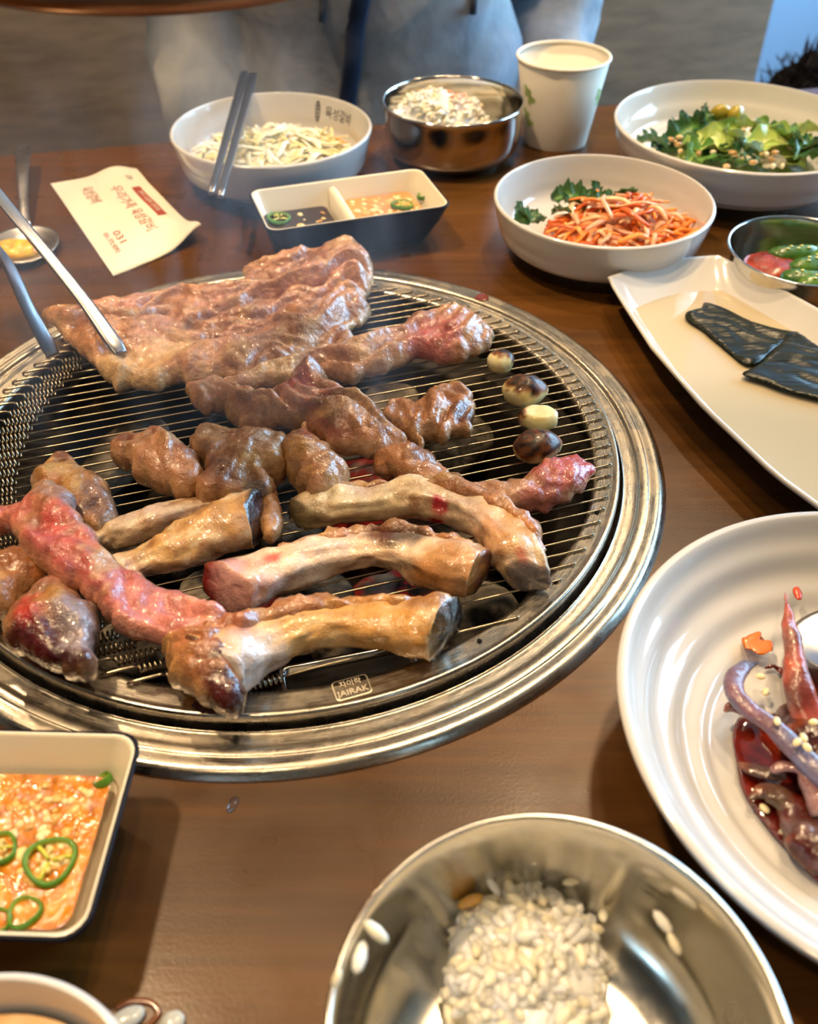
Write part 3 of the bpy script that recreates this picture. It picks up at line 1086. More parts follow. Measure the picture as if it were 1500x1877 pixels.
meat('knuckle_meat', '', knuckle, .0125, facet=.9, edge=.012, ang=.2, freq=70, amp=.0035, seed=81,
     raw=-.05, brown=.3, fat=.35, part=ribD, spots=[(425, 1282, .011, S(62, 14, 10), 1), (400, 1290, .008, S(80, 20, 14), .9), (366, 1238, .008, S(120, 30, 28), .7), (404, 1225, .006, S(50, 18, 14), .9), (330, 1200, .02, S(196, 140, 76), .6), (380, 1190, .014, S(160, 84, 58), .6)])
rib('slim pale rib bone behind its thicker twin at left', [(160, 990), (230, 970), (310, 948), (400, 926), (452, 920)], [60, 58, 60, 58, 50],
    mw=0, seed=84, gold=.25, c_bone=S(218, 188, 148), charends=(0, .5))
rib('thick golden rib bone with a charred right end at left centre', [(215, 1052), (290, 1020), (360, 990), (430, 962), (472, 950)], [64, 76, 92, 100, 96],
    mw=0, seed=87, gold=.5, c_bone=S(216, 174, 112), ends=(BONE, S(50, 18, 26)), charends=(0, .85), endlen=.1, zl=.001)
stub = [(470, 930), (486, 908), (504, 902), (514, 926), (516, 966), (506, 984), (488, 986), (474, 968)]
meat('meat_scrap', 'charred meat stub at the right end of the left centre bone', stub, .0075, edge=.008, ang=.4, freq=90, amp=.003, seed=90, raw=-.2, brown=.4, fat=.2, char=.8)
lowerl = [(4, 1168), (14, 1136), (34, 1108), (62, 1084), (96, 1066), (124, 1070), (146, 1092), (176, 1120), (184, 1150), (172, 1188), (182, 1214), (150, 1238), (126, 1238), (88, 1220), (48, 1200), (16, 1186)]
meat('rib_end', 'meaty rib end with a dark blood-red cut face at the lower left', lowerl, .0135, facet=1.0, edge=.014, ang=.9, freq=70, amp=.003, seed=93,
     raw=.15, brown=.05, fat=.4, spots=[(100, 1200, .019, S(70, 10, 14), 1), (60, 1185, .013, S(84, 14, 18), .95), (140, 1215, .012, S(60, 10, 14), .95), (70, 1140, .012, S(196, 44, 40), .75), (150, 1140, .014, S(150, 138, 144), .8), (160, 1180, .012, S(160, 146, 150), .8), (105, 1125, .008, S(196, 146, 80), .8)])
edgep = [(-50, 1030), (0, 1026), (42, 1016), (76, 1026), (90, 1046), (84, 1068), (60, 1080), (34, 1100), (18, 1126), (-10, 1120), (-50, 1110)]
meat('meat_chunk', 'golden browned meat chunk cut off by the left picture edge', edgep, .0125, edge=.014, ang=.3, freq=80, amp=.003, seed=96,
     raw=-.1, brown=.35, fat=.35, spots=[(30, 1052, .009, S(140, 78, 24), .8), (75, 1060, .009, S(150, 86, 30), .8)])
bd = at(803, 930, .034)


# garlic cloves
def garlic(label, px, py, wpx, hpx, ang, burn, seed, cut=0):
    k = mpp(px, py, ZG+.006)
    rx, ry = wpx*k/2, hpx*k/2
    c = at(px, py, ZG+ry*.9)
    V, F = ball((0, 0, 0), rx, ry*1.05, ry*.95, 28, 20)
    x = V[:, 0]/rx
    V[:, 1:] *= (1-.30*np.clip(x, -1, 1)**2*np.sign(x).clip(0, 1))[:, None]
    V += V/np.linalg.norm(V, axis=1)[:, None]*(fbm(V, 220, 2, seed)*.0008)[:, None]
    if cut:
        V[:, 0] = np.minimum(V[:, 0], rx*.82)
        V[:, 2] = np.minimum(V[:, 2], ry*.62)
    K = mix(S(232, 214, 150), S(240, 228, 180), sstep(-.4, .4, fbm(V, 200, 2, seed)))
    b = sstep(burn[1]-.3, burn[1]+.3, (V/np.array([rx, ry, ry]))@np.array(burn[0])+.45*fbm(V, 260, 3, seed+2))
    K = mix(K, S(150, 84, 28), sstep(.05, .6, b))
    K = mix(K, S(34, 20, 12), sstep(.45, 1, b)*(.55+.45*sstep(-.3, .2, fbm(V, 420, 3, seed+3))))
    V = V@rot(0, 0, ang).T+c
    V[:, 2] = np.maximum(V[:, 2], ZG-.0003)
    tag(mk('garlic_clove', V, F, M['garlic'], col=K), label, 'garlic', 'garlic cloves on the grate')


garlic('smallest garlic clove, charred tip, nearest the pink meat end', 919, 662, 58, 46, .75, ((.8, .1, .5), .15), 1)
garlic('large garlic clove with a blackened top, second from the back', 963, 716, 86, 62, .05, ((.1, .2, 1), .3), 2)
garlic('pale cut garlic clove with hardly any burn', 989, 766, 80, 50, -.1, ((-1, .1, .3), .78), 3, 1)
garlic('burnt garlic clove nearest the curved meat finger', 986, 818, 92, 66, .2, ((-.1, -.1, 1), .05), 4)
# ------------------------------------------------------------------ bowls and plates
def bowl_prof(r, h, rb, th=.0028, foot=.004, belly=.9, floor=.006):
    rm = rb+(r-rb)*.72
    return [(rb*.9, .0006), (rb, 0), (rb+.001, foot), (rm, h*.30), (r*.955, h*.62), (r*.99, h*.88), (r, h-.0012), (r-.0006, h), (r-th*.6, h+.0003), (r-th, h-.0012),
            (r*.955-th, h*.66), (rm-th, h*.30+.0028), (rb*.98, floor+.0012), (rb*.7, floor), (.004, floor)]


def bowl(name, label, cat, c, prof, m, group=None, sm=90, n=128):
    t = thing(name, label, cat, (c[0], c[1], 0), group)
    mk('body', *lathe(prof, n, (c[0], c[1], 0), True, True, sm), m, t)
    return t


def rippled(prof, a, k, r0, r1):
    P = spline(prof, 200)
    r = P[:, 0]
    w = sstep(r0, r0+.008, r)*sstep(r1, r1-.008, r)
    T = np.gradient(P, axis=0)
    N = np.c_[-T[:, 1], T[:, 0]]/np.linalg.norm(T, axis=1)[:, None]
    return P+N*(a*w*np.sin((r-r0)*k))[:, None]


ON = (-.108, .7437)
onb = bowl('onion_bowl', 'round white bowl of sliced onion with chopsticks across it', 'bowl', ON, bowl_prof(.0789, .042, .049), M['white'])
KI = (.1337, .617)
bowl('kimchi_bowl', 'deep white bowl of orange shredded kimchi and leaves', 'bowl', KI, bowl_prof(.0753, .041, .043), M['white'])
SA = (.26, .739)
bowl('salad_bowl', 'wide white ribbed bowl of green salad at back right', 'bowl', SA, rippled(bowl_prof(.0988, .047, .0435), .0008, 2*PI/.0085, .05, .094), M['white'], sm=0)
CR = (.1773, .1912)
cpf = [(.05, .0006), (.058, 0), (.059, .004), (.08, .016), (.096, .030), (.102, .040), (.1035, .0435), (.1034, .045), (.1015, .0455), (.0995, .044), (.094, .034), (.082, .0205), (.066, .0105), (.05, .0075), (.02, .007), (.003, .007)]
bowl('crab_plate', 'large white ribbed plate of red marinated crab at right', 'plate', CR, rippled(cpf, .0009, 2*PI/.0125, .058, .1), M['white'], sm=0)
BL = (-.1147, .0573)
bowl('soup_bowl', 'white bowl of pale broth cut off at the lower left corner', 'bowl', BL, bowl_prof(.0503, .0375, .03), M['white'])


def steel_bowl(label, c, r, h, rb, m):
    pr = [(rb*.92, .0015), (rb, 0), (rb+.002, .002), (rb+(r-rb)*.75, h*.22), (r*.985, h*.52), (r*.995, h*.9), (r+.0006, h-.001), (r+.0012, h), (r+.0004, h+.001), (r-.0008, h+.0002), (r*.985-.0006, h*.9), (r*.975, h*.52), (rb+(r-rb)*.7, h*.22+.001), (rb, .0035), (rb*.5, .0028), (.003, .0028)]
    return bowl('rice_bowl', label, 'bowl', c, pr, m, None, 100)


ST = (.036, .7885)
steel_bowl('shiny steel rice bowl at the back, beside the paper cup', ST, .0573, .047, .0415, M['steel'])
LB = (.0386, .0868)
steel_bowl('steel rice bowl in the foreground with leftover rice', LB, .0594, .055, .042, M['bowl_steel'])
q = at(1476, 459, .03)
SB = (q[0], q[1])
bowl('side_dish_cup', 'small steel dish of green peppers at the right edge', 'bowl', SB, [(.034, .0012), (.036, 0), (.038, .002), (.0445, .014), (.0475, .028), (.0487, .0297), (.0492, .031), (.0480, .0312), (.0470, .029), (.044, .0145), (.037, .0035), (.02, .003), (.002, .003)], M['steel'])

# lettering on the inner wall of the onion bowl
def wall_text(s, h, px0, px1, py0, py1, zc, rr):
    pass


mb = MB()
tx, tf = text_mesh('육성갈비', 1)
a0 = math.atan2(at(585, 205, .034)[1]-ON[1], at(585, 205, .034)[0]-ON[0])
a1 = math.atan2(at(648, 222, .030)[1]-ON[1], at(648, 222, .030)[0]-ON[0])
wx0, wx1 = tx[:, 0].min(), tx[:, 0].max()
hh_ = .0080
sc = hh_/.8


def onto_onion(x01, yy):
    a = a0+(a1-a0)*x01
    z = .0305+yy
    r = np.interp(z, [.012, .028, .041], [.069, .0728, .0762])-.00035
    return np.c_[ON[0]+r*np.cos(a), ON[1]+r*np.sin(a), z]


mb.add(onto_onion((tx[:, 0]-wx0)/(wx1-wx0), tx[:, 1]*sc), tf)
mb.build('bowl_lettering', M['ink'], onb, smooth=False)
a_ = np.arange(20)/20*2*PI
da = .16/abs(a1-a0)*.5
em_ = onto_onion(-.26+da*.42*np.cos(a_), .0082*np.sin(a_))
em2 = onto_onion(-.26+da*.30*np.cos(a_), .0064*np.sin(a_))
mb = MB()
mb.add(*loft([em_, em2], False, False))
for yy in (-.0042, -.0014, .0014, .0042):
    for xx in (-.11, .11):
        b = onto_onion(np.array([-.26+da*(xx-.075), -.26+da*(xx+.075), -.26+da*(xx+.075), -.26+da*(xx-.075)]), np.array([yy-.0011, yy-.0011, yy+.0011, yy+.0011]))
        mb.add(b, [[0, 1, 2, 3]])
mb.build('bowl_emblem', M['ink'], onb, smooth=False)

# ------------------------------------------------------------------ liquids
def disc(c, r, z, n=64, bumps=.0003, seed=0, rings=10):
    a = np.arange(n)/n*2*PI
    loops = [np.c_[c[0]+r*k*np.cos(a), c[1]+r*k*np.sin(a), np.full(n, z)] for k in np.linspace(1, .05, rings)]
    V, F = loft(loops, False, True)
    V[:, 2] += bumps*fbm(V, 120, 2, seed)
    return V, F


M['broth'] = mat('pale_broth', S(222, 176, 116), .08, spec=.6)
M['dash'] = mat('kelp_broth', S(190, 178, 150), .06, spec=.6, coat=.4, coat_r=.02)
M['orange'] = mat('orange_sauce', S(214, 122, 22), .07, spec=.6, coat=.5, coat_r=.03)
n_ = NT(M['orange'])
n_.base(n_.ramp(n_.noise(120, 5, .6), [(.3, S(130, 72, 4)), (.5, S(198, 124, 12)), (.72, S(218, 164, 52))]))
n_.normal(n_.bump(n_.noise(260, 3, .6), .5, .002))
M['broth2'] = mat('garlic_broth', S(206, 140, 74), .07, spec=.6)
M['red'] = mat('red_marinade', S(120, 22, 8), .08, spec=.6, coat=.6, coat_r=.03)
n_ = NT(M['red'])
n_.base(n_.ramp(n_.noise(70, 4, .6), [(.3, S(66, 10, 4)), (.6, S(110, 24, 6)), (.8, S(160, 62, 12))]))


def liquid(name, label, V, F, m):
    o = mk(name, V, F, m)
    return tag(o, label, 'sauce', None, 'stuff')


liquid('onion_broth', 'thin orange broth under the sliced onion', *disc(ON, .0665, .0165, seed=1), M['broth'])
liquid('soup', 'pale golden broth in the white bowl at the lower left corner', *disc(BL, .0435, .024, seed=2), M['broth'])

# ------------------------------------------------------------------ strands: sliced onion, shredded kimchi
def strands(name, label, cat, c, rad, z0, z1, n, r, cols, flat=.5, L=.03, seed=1, m='food', parent=None, cxy=(1, 1), hump=1.0):
    R = np.random.default_rng(seed)
    mb = MB()
    V, F = ball((c[0], c[1], z0), rad*cxy[0]*.86, rad*cxy[1]*.86, (z1-z0)*hump*.62, 36, 14)
    V[:, 2] = np.maximum(V[:, 2]+.0025*fbm(V, 120, 3, seed)*(V[:, 2] > z0), z0)
    mb.add(V, F, np.mean(cols, 0))
    for i in range(n):
        a = R.uniform(0, 2*PI)
        rr = rad*math.sqrt(R.uniform(0, 1))*.92
        x, y = rr*math.cos(a)*cxy[0], rr*math.sin(a)*cxy[1]
        hz = z0+(z1-z0)*(1-(rr/rad)**2)*hump*R.uniform(.35, 1)
        d = R.uniform(0, 2*PI)
        l = L*R.uniform(.5, 1.2)
        bend = R.normal(0, .55)
        pts = []
        for s in (-.5, -.17, .17, .5):
            px_, py_ = x+math.cos(d)*l*s-math.sin(d)*bend*l*(s*s-.12), y+math.sin(d)*l*s+math.cos(d)*bend*l*(s*s-.12)
            k = math.hypot(px_/cxy[0], py_/cxy[1])
            if k > rad:
                px_, py_ = px_*rad/k, py_*rad/k
            pts.append((c[0]+px_, c[1]+py_, hz+R.normal(0, .0022)-.004*abs(s)))
        pts = np.array(pts)
        pts[:, 2] = np.maximum(pts[:, 2], z0)
        w = r*R.uniform(.6, 1.3)
        P = spline(pts, 14)
        V, F, t, _ = sweep(P, w*np.sin(np.linspace(.25, PI-.25, 14))**.5, w*flat, 7, up=(R.normal(0, .3), R.normal(0, .3), 1))
        mb.add(V, F, cols[R.integers(len(cols))])
    o = mb.build(name, M[m], parent)
    if parent is None:
        tag(o, label, cat, None, 'stuff')
    else:
        o['kind'] = 'stuff'
    return o


strands('sliced_onion', 'heap of thin pale onion slices in the white bowl', 'onion', ON, .066, .0165, .034, 280, .0024, [S(236, 224, 176), S(240, 234, 204), S(230, 214, 150), S(244, 240, 222)], .35, .036, 3, 'rice')
kc = at(1130, 410, .022)
strands('shredded_kimchi', 'heap of orange red shredded kimchi in the deep white bowl', 'kimchi', (kc[0]+.004, kc[1]-.002), .052, .009, .042, 250, .002,
        [S(236, 132, 36), S(242, 160, 76), S(230, 112, 26), S(242, 190, 140), S(238, 176, 136), S(216, 96, 30)], .6, .036, 4, cxy=(1.05, .78))
# dressing pooled at the bottom of the kimchi bowl
liquid('kimchi_dressing', 'thin pinkish orange dressing pooled under the kimchi', *disc((kc[0]+.004, kc[1]-.003), .034, .0085, seed=5), mat('kimchi_dressing', S(226, 158, 96), .12, coat=.4))


# ------------------------------------------------------------------ leaves
def leaf(c, d, l, w, lobes, curl, tilt, seed, cols, jag=.45):
    R = np.random.default_rng(seed)
    nu, nv = 26, 9
    u = np.linspace(0, 1, nu)
    prof = np.sin(PI*np.clip(u, .02, .985)**.75)**.8
    saw = np.abs(((u*lobes) % 1)*2-1)
    hw = w/2*prof*(1-jag*saw)+.0006
    v = np.linspace(-1, 1, nv)
    Uu, Vw = np.meshgrid(u, v, indexing='ij')
    x = (Uu-.5)*l-np.abs(Vw)*.12*l*(saw[:, None]*.5)
    y = Vw*hw[:, None]
    ph = R.uniform(0, 6)
    z = curl*l*((Uu-.5)**2*-1.6)+.10*w*np.sin(Uu*lobes*PI+ph+Vw*1.4)*np.abs(Vw)+.22*w*np.abs(Vw)**1.5+R.normal(0, .01)*l
    P = np.c_[x.ravel(), y.ravel(), z.ravel()]
    P = P@rot(tilt[0], tilt[1], d).T+np.asarray(c)
    n = len(P)
    idx = np.arange(n).reshape(nu, nv)
    F = np.stack([idx[:-1, :-1], idx[1:, :-1], idx[1:, 1:], idx[:-1, 1:]], -1).reshape(-1, 4)
    # second face gives the leaf its thickness
    P2 = P-np.array([0, 0, .0005])
    V = np.concatenate([P, P2])
    Fa = F.tolist()+(F[:, ::-1]+n).tolist()
    ring = list(idx[0, :])+list(idx[1:, -1])+list(idx[-1, -2::-1])+list(idx[-2:0:-1, 0])
    for a, b in zip(ring, ring[1:]+ring[:1]):
        Fa.append([int(b), int(a), int(a)+n, int(b)+n])
    rib_ = np.exp(-(Vw.ravel()*5)**2)
    K = mix(cols[0], cols[1], np.clip(rib_*.9+.35*fbm(P, 160, 2, seed), 0, 1))
    return V, Fa, np.concatenate([K, K])


DG, MG, LG, YG = S(44, 92, 46), S(92, 146, 66), S(172, 198, 96), S(222, 228, 156)
SALAD = ['dark jagged leaf at the far left of the salad', 'dark jagged leaf hanging low at the left front of the salad', 'broad dark leaf with a raised tip left of the olives', 'dark leaf against the left front wall of the salad bowl',
         'dark pointed leaf standing in front of the left olive', 'mid green leaf in the middle front of the salad', 'dark leaf lying at the front centre of the salad', 'frilled leaf tucked between the front dark leaves',
         'pale lettuce leaf in the middle of the salad', 'pale yellowish lettuce leaf left of the ribbed leaf', 'bluish leaf with a long pale rib pointing up in the middle', 'bluish leaf with a pale rib reaching down to the front rim',
         'small bright leaf piece standing at the back centre', 'pale lettuce piece just behind the olives', 'large pale lettuce leaf right of centre', 'frilled leaf at the right of the large pale lettuce', 'narrow pale lettuce leaf at the right front',
         'dark leaf at the right beside the pale lettuce', 'dark leaf at the right edge of the picture', 'small pale lettuce leaf near the front rim at right', 'whitish lettuce heart at the front of the salad', 'pale leaf directly below the right olive',
         'frilled leaf beyond the right picture edge', 'pale lettuce leaf at the back right of the salad', 'dark leaf farthest right in the salad bowl', 'smooth green leaf piece below the left olive']
k = 0
for (px, py, z, d, l, w, kind, ti) in [
        (1195, 258, .034, 2.2, .034, .022, 0, (.5, .3)), (1222, 262, .03, 1.0, .034, .024, 0, (-.4, .2)), (1262, 238, .040, .6, .046, .030, 0, (.4, -.2)), (1240, 275, .030, 2.8, .036, .024, 0, (.3, .1)),
        (1295, 222, .043, 1.5, .034, .028, 0, (.6, -.4)), (1312, 285, .032, .3, .04, .026, 1, (.2, .1)), (1335, 290, .034, 2.4, .04, .028, 0, (-.3, .2)), (1290, 280, .034, .9, .044, .03, 1, (.3, .2)),
        (1310, 262, .038, .2, .05, .03, 2, (.2, -.2)), (1290, 268, .036, 2.6, .04, .03, 2, (-.2, .2)), (1362, 270, .040, 1.9, .044, .018, 3, (.3, .5)), (1372, 292, .034, 1.4, .036, .016, 3, (.2, .4)),
        (1400, 240, .042, .6, .026, .020, 4, (.7, .3)), (1372, 232, .043, 2.2, .03, .022, 2, (.5, .3)), (1430, 258, .040, .3, .05, .03, 2, (.3, .1)), (1452, 250, .042, 2.6, .044, .028, 1, (.2, -.3)),
        (1432, 285, .034, .1, .05, .022, 2, (.2, .1)), (1470, 272, .038, 1.1, .042, .028, 0, (.3, .2)), (1492, 268, .038, .7, .046, .03, 0, (-.2, .3)), (1440, 298, .030, .2, .04, .018, 2, (.1, .1)),
        (1392, 298, .032, 2.9, .034, .026, 5, (.3, .1)), (1350, 255, .042, 2.0, .036, .026, 2, (.5, .1)), (1520, 285, .036, 1.6, .046, .03, 1, (.2, .2)), (1500, 240, .040, 2.5, .04, .03, 2, (.3, .2)),
        (1545, 262, .036, .4, .046, .03, 0, (.2, .2)), (1330, 240, .040, .5, .034, .02, 4, (.4, -.3))]:
    cols = [(DG, MG), (MG, LG), (LG, YG), (S(110, 160, 120), S(190, 206, 180)), (S(120, 158, 60), LG), (S(214, 206, 180), S(230, 224, 205))][kind]
    V, F, K = leaf(at(px, py, z), d, l, w, [7, 6, 4, 6, 3, 3][kind], .35, ti, 100+k, cols, [.55, .4, .22, .6, .15, .15][kind])
    o = tag(mk('salad_leaf', V, F, M['leaf'], col=K), SALAD[k], 'leaf', 'salad leaves')
    k += 1
# bed of salad below the leaves, olives and dressing
V, F = ball((SA[0]-.004, SA[1]-.004, .008), .07, .062, .024, 40, 16)
V = V+np.c_[0*V[:, 0], 0*V[:, 0], fbm(V, 70, 3, 4)*.006]
V[:, 2] = np.maximum(V[:, 2], .009)
K = mix(S(140, 164, 66), S(226, 218, 160), sstep(-.3, .4, fbm(V, 90, 3, 6)))
tag(mk('chopped_salad', V, F, M['leaf'], col=K), 'bed of chopped lettuce and dressing under the salad leaves', 'salad', None, 'stuff')
for i, (px, py, lab) in enumerate([(1322, 208, 'left green olive slice at the back of the salad'), (1348, 210, 'right green olive slice at the back of the salad')]):
    V, F = ball(at(px, py, .046), .0085, .006, .0075, 18, 12, rot(.4, .2, i))
    tag(mk('olive_slice', V, F, M['food'], col=np.broadcast_to(S(168, 150, 44), (len(V), 3))), lab, 'olive', 'olive slices')
R = np.random.default_rng(8)
mb = MB()
for i in range(60):
    a, rr = R.uniform(0, 2*PI), .055*math.sqrt(R.uniform())
    mb.add(*ball((SA[0]+rr*math.cos(a)-.005, SA[1]+rr*math.sin(a)-.01, .036+R.uniform(-.003, .005)), R.uniform(.002, .004), R.uniform(.002, .004), .002, 7, 4), [S(226, 190, 130), S(236, 220, 180), S(190, 150, 90)][i % 3])
tag(mb.build('nut_crumbs', M['food']), 'scattered nut crumbs and dressing bits on the salad', 'crumbs', None, 'stuff')

KLEAF = ['curled green leaf at the far left of the kimchi', 'small green leaf just right of the far left leaf', 'largest green leaf at the back of the kimchi', 'green leaf right of the largest kimchi leaf', 'green leaf standing at the back centre of the kimchi',
         'narrow green blade leaning over the back of the kimchi', 'narrow green blade lying along the back right of the kimchi', 'green leaf in front of the largest kimchi leaf', 'small green leaf between the left and back leaves', 'small green leaf lying on the orange shreds']
for i, (px, py, z, d, l, w, ti) in enumerate([(962, 392, .026, 1.9, .03, .02, (.6, .3)), (975, 400, .022, .6, .028, .018, (.3, .2)), (1055, 358, .026, .3, .034, .022, (.5, .1)), (1075, 365, .026, 2.6, .03, .02, (-.2, .3)), (1100, 352, .030, 1.2, .026, .018, (.4, .3)),
                                              (1140, 352, .033, 2.3, .026, .008, (.2, .6)), (1160, 362, .031, .1, .03, .009, (.2, .1)), (1050, 372, .024, 1.8, .03, .02, (.2, .2)), (1030, 386, .026, 2.2, .022, .012, (.4, .4)), (1110, 366, .032, .2, .026, .012, (.3, .2))]):
    V, F, K = leaf(at(px, py, z), d, l, w, 7, .3, ti, 300+i, (DG, MG), .5)
    tag(mk('mustard_leaf', V, F, M['leaf'], col=K), KLEAF[i], 'leaf', 'leaves in the kimchi bowl')

# ------------------------------------------------------------------ rice
def grain(c, s, R, rz, tilt=None):
    M3 = rot(R.normal(0, .35) if tilt is None else tilt, R.normal(0, .35), rz)
    return ball(c, .003*s, .00128*s, .00118*s, 8, 5, M3)


RC = [S(246, 240, 220), S(250, 248, 238), S(242, 232, 204)]


def rice(name, label, c, rx, ry, h, z0, n, seed, s=1.0, flat=2.0, tint=None):
    R = np.random.default_rng(seed)
    mb = MB()
    V, F = ball((c[0], c[1], z0), rx*1.0, ry*1.0, h*1.02, 48, 22)
    V = V+(V-np.array([c[0], c[1], z0]))*np.clip(.28*fbm(V, 80, 3, seed), -.15, .08)[:, None]
    V[:, 2] = np.maximum(V[:, 2], z0)
    mb.add(V, F, RC[1])
    for i in range(n):
        a, k_ = R.uniform(0, 2*PI), math.sqrt(R.uniform())
        x, y = rx*k_*math.cos(a), ry*k_*math.sin(a)
        w = min(1.1, max(.85, 1+.28*float(fbm(np.array([[c[0]+x, c[1]+y, z0]]), 80, 3, seed)[0])))
        z = z0+h*math.sqrt(max(0, 1-k_**flat))*w
        col = RC[R.integers(3)]
        if tint is not None:
            q = math.exp(-((x-tint[0])**2+(y-tint[1])**2)/tint[2]**2)
            col = tuple(np.array(col)*(1-q)+np.array(S(224, 120, 70))*q)
        mb.add(*grain((c[0]+x*w, c[1]+y*w, z+R.uniform(-.0005, .001)), s*R.uniform(.85, 1.1), R, R.uniform(0, PI)), col)
    return tag(mb.build(name, M['rice']), label, 'rice', None, 'stuff')


q = at(812, 196, .04)
rice('rice_heap', 'heap of white rice with red stains in the back steel bowl', (q[0]-.004, q[1]-.002), .041, .037, .034, .016, 420, 21, 1.35, 2.2, (.012, .002, .012))
q = at(970, 1740, .02)
rice('leftover_rice', 'clump of leftover white rice in the foreground steel bowl', (q[0], q[1]-.006), .026, .033, .017, .005, 330, 22, 1.6)
q = at(880, 1700, .01)
for i, (px, py, z, rz, s, lab) in enumerate([
        (985, 1572, .028, 1.0, 1.1, 'left grain of the stuck pair above the rice clump'), (1018, 1578, .028, -.35, 1.2, 'right grain of the stuck pair above the rice clump'),
        (1048, 1616, .022, .2, 1.1, 'single grain just above right of the rice clump'), (1106, 1678, .018, 1.3, 1.3, 'grain standing at the right side of the clump'),
        (1215, 1690, .034, 2.2, 1.4, 'upper grain stuck to the right bowl wall'), (1236, 1730, .034, 2.0, 1.2, 'lower grain stuck to the right bowl wall'),
        (690, 1708, .0545, -.6, 1.5, 'fat grain stuck on the left rim of the steel bowl'), (660, 1755, .052, 1.35, 1.6, 'long upright grain just inside the left rim'), (617, 1795, .0565, 1.2, 1.0, 'small grain on the outer left rim'),
        (862, 1652, .018, .3, 1.6, 'yellowish grain left of the rice clump top'), (905, 1625, .02, 2.3, 1.2, 'grain at the upper left of the rice clump')]):
    V, F = grain(at(px, py, z), s, np.random.default_rng(i), rz, .1)
    tag(mk('rice_grain', V, F, M['rice'], col=np.broadcast_to(RC[i % 3] if i != 9 else S(232, 180, 90), (len(V), 3))), lab, 'rice', 'stray rice grains')
R = np.random.default_rng(30)
for i, (px, py) in enumerate([(800, 178), (830, 188), (858, 207)]):
    V, F = ball(at(px, py, [.0475, .046, .041][i]), .005, .0035, .002, 12, 7, rot(.2, .2, i))
    tag(mk('kimchi_scrap', V, F, M['food'], col=np.broadcast_to([S(224, 110, 60), S(206, 62, 28), S(232, 150, 70)][i], (len(V), 3))), ['pale red kimchi scrap at the back of the rice', 'bright red kimchi scrap on top of the rice', 'orange kimchi scrap low on the rice'][i], 'kimchi', 'kimchi scraps on the rice')

# ------------------------------------------------------------------ paper cup
CU = (.1285, .825)
cu = thing('paper_cup', 'white paper cup with pale green leaf print', 'cup', (*CU, 0))
mk('body', *lathe([(.024, .003), (.0262, .0005), (.0268, 0), (.027, .001), (.0382, .069), (.0378, .0695), (.0268, .006), (.0255, .0045), (.002, .0045)], 96, (*CU, 0), True, True), M['paper'], cu)
mk('rolled_rim', *lathe([(.0382+.0013*math.cos(a), .0702+.0013*math.sin(a)) for a in np.linspace(0, 2*PI, 13)], 96, (*CU, 0)), M['paper'], cu)
R = np.random.default_rng(3)
for (aa, zz) in ((-2.62, .048), (-2.5, .042), (-2.72, .028), (-2.6, .022), (-.55, .046), (-.45, .040)):
    pts = []
    for t in np.arange(18)/18*2*PI:
        rr = .0042*(1+.35*math.cos(3*t))
        z = zz+rr*math.sin(t)
        r = .027+(z-.001)/.068*.0112+.0002
        a = aa+rr*math.cos(t)/r
        pts.append((CU[0]+r*math.cos(a), CU[1]+r*math.sin(a), z))
    pts = np.array(pts)
    mk('printed_leaf', *loft([pts], True, False), M['green'], cu, False)

# ------------------------------------------------------------------ sauce dishes
def dish(label, corners, zr, seed, divided):
    a, b, c, d = [at(*p, zr) for p in corners]     # TL TR BR BL
    ctr = (a+b+c+d)/4
    ex = ((b-a)+(c-d))/2
    w = np.linalg.norm(ex)
    ang = math.atan2(ex[1], ex[0])
    dd = np.linalg.norm(((a-d)+(b-c))/2)
    h = zr
    t = thing('sauce_dish', label, 'dish', (ctr[0], ctr[1], 0))
    L = lambda s, z, r=.008: rrect(w-s, dd-s, r, ctr, z, ang)
    mk('shell', *loft([L(.030, .001, .006), L(.028, 0, .007), L(.026, .002, .008), L(.010, h*.6), L(.0015, h-.002, .009), L(0, h-.0006, .009), L(.0006, h, .009), L(.003, h+.0002, .009), L(.0036, h-.0008)], True, False), M['black'], t)
    mk('lining', *loft([L(.0030, h+.0003), L(.0044, h+.0004), L(.0056, h-.0008), L(.014, h*.55), L(.026, .006, .007), L(.030, .0048, .006)], False, True), M['liner'], t)
    e = np.array([math.cos(ang), math.sin(ang), 0])
    f = np.array([-e[1], e[0], 0])
    if divided:
        pr = [(-.0042, .005), (-.0032, h-.0055), (-.0012, h-.0038), (.0012, h-.0038), (.0032, h-.0055), (.0042, .005)]
        o = ctr*[1, 1, 0]-e*.004
        loops = []
        for s in np.linspace(-1, 1, 12):
            loops.append(np.array([o+e*x+f*s*((dd-.03)/2+.0125*(z/h))+np.array([0, 0, z]) for x, z in pr]))
        mk('divider', *loft(loops, False, False, False), M['liner'], t)
    return ctr, e, f, w, dd, ang


dc, de, df, dw, ddp, dang = dish('black divided dish of soy sauce and garlic sauce near the onion bowl', [(452, 352), (768, 305), (835, 380), (490, 424)], .032, 1, True)
def pool(c, w, d, ang, z, seed, b=.0003):
    loops = [rrect(w*k, d*k, .006*k, c, z, ang) for k in (1, .97, .8, .55, .3, .08)]
    V, F = loft(loops, False, True)
    V[:, 2] += b*fbm(V, 110, 3, seed)
    return V, F


base = dc*[1, 1, 0]
liquid('soy_sauce', 'dark soy sauce in the left half of the divided dish', *pool(base-de*.0345, .047, .056, dang, .0165, 1), M['sauce_soy'])
liquid('garlic_sauce', 'light brown garlic sauce in the right half of the divided dish', *pool(base+de*.028, .052, .056, dang, .0185, 2), M['broth2'])


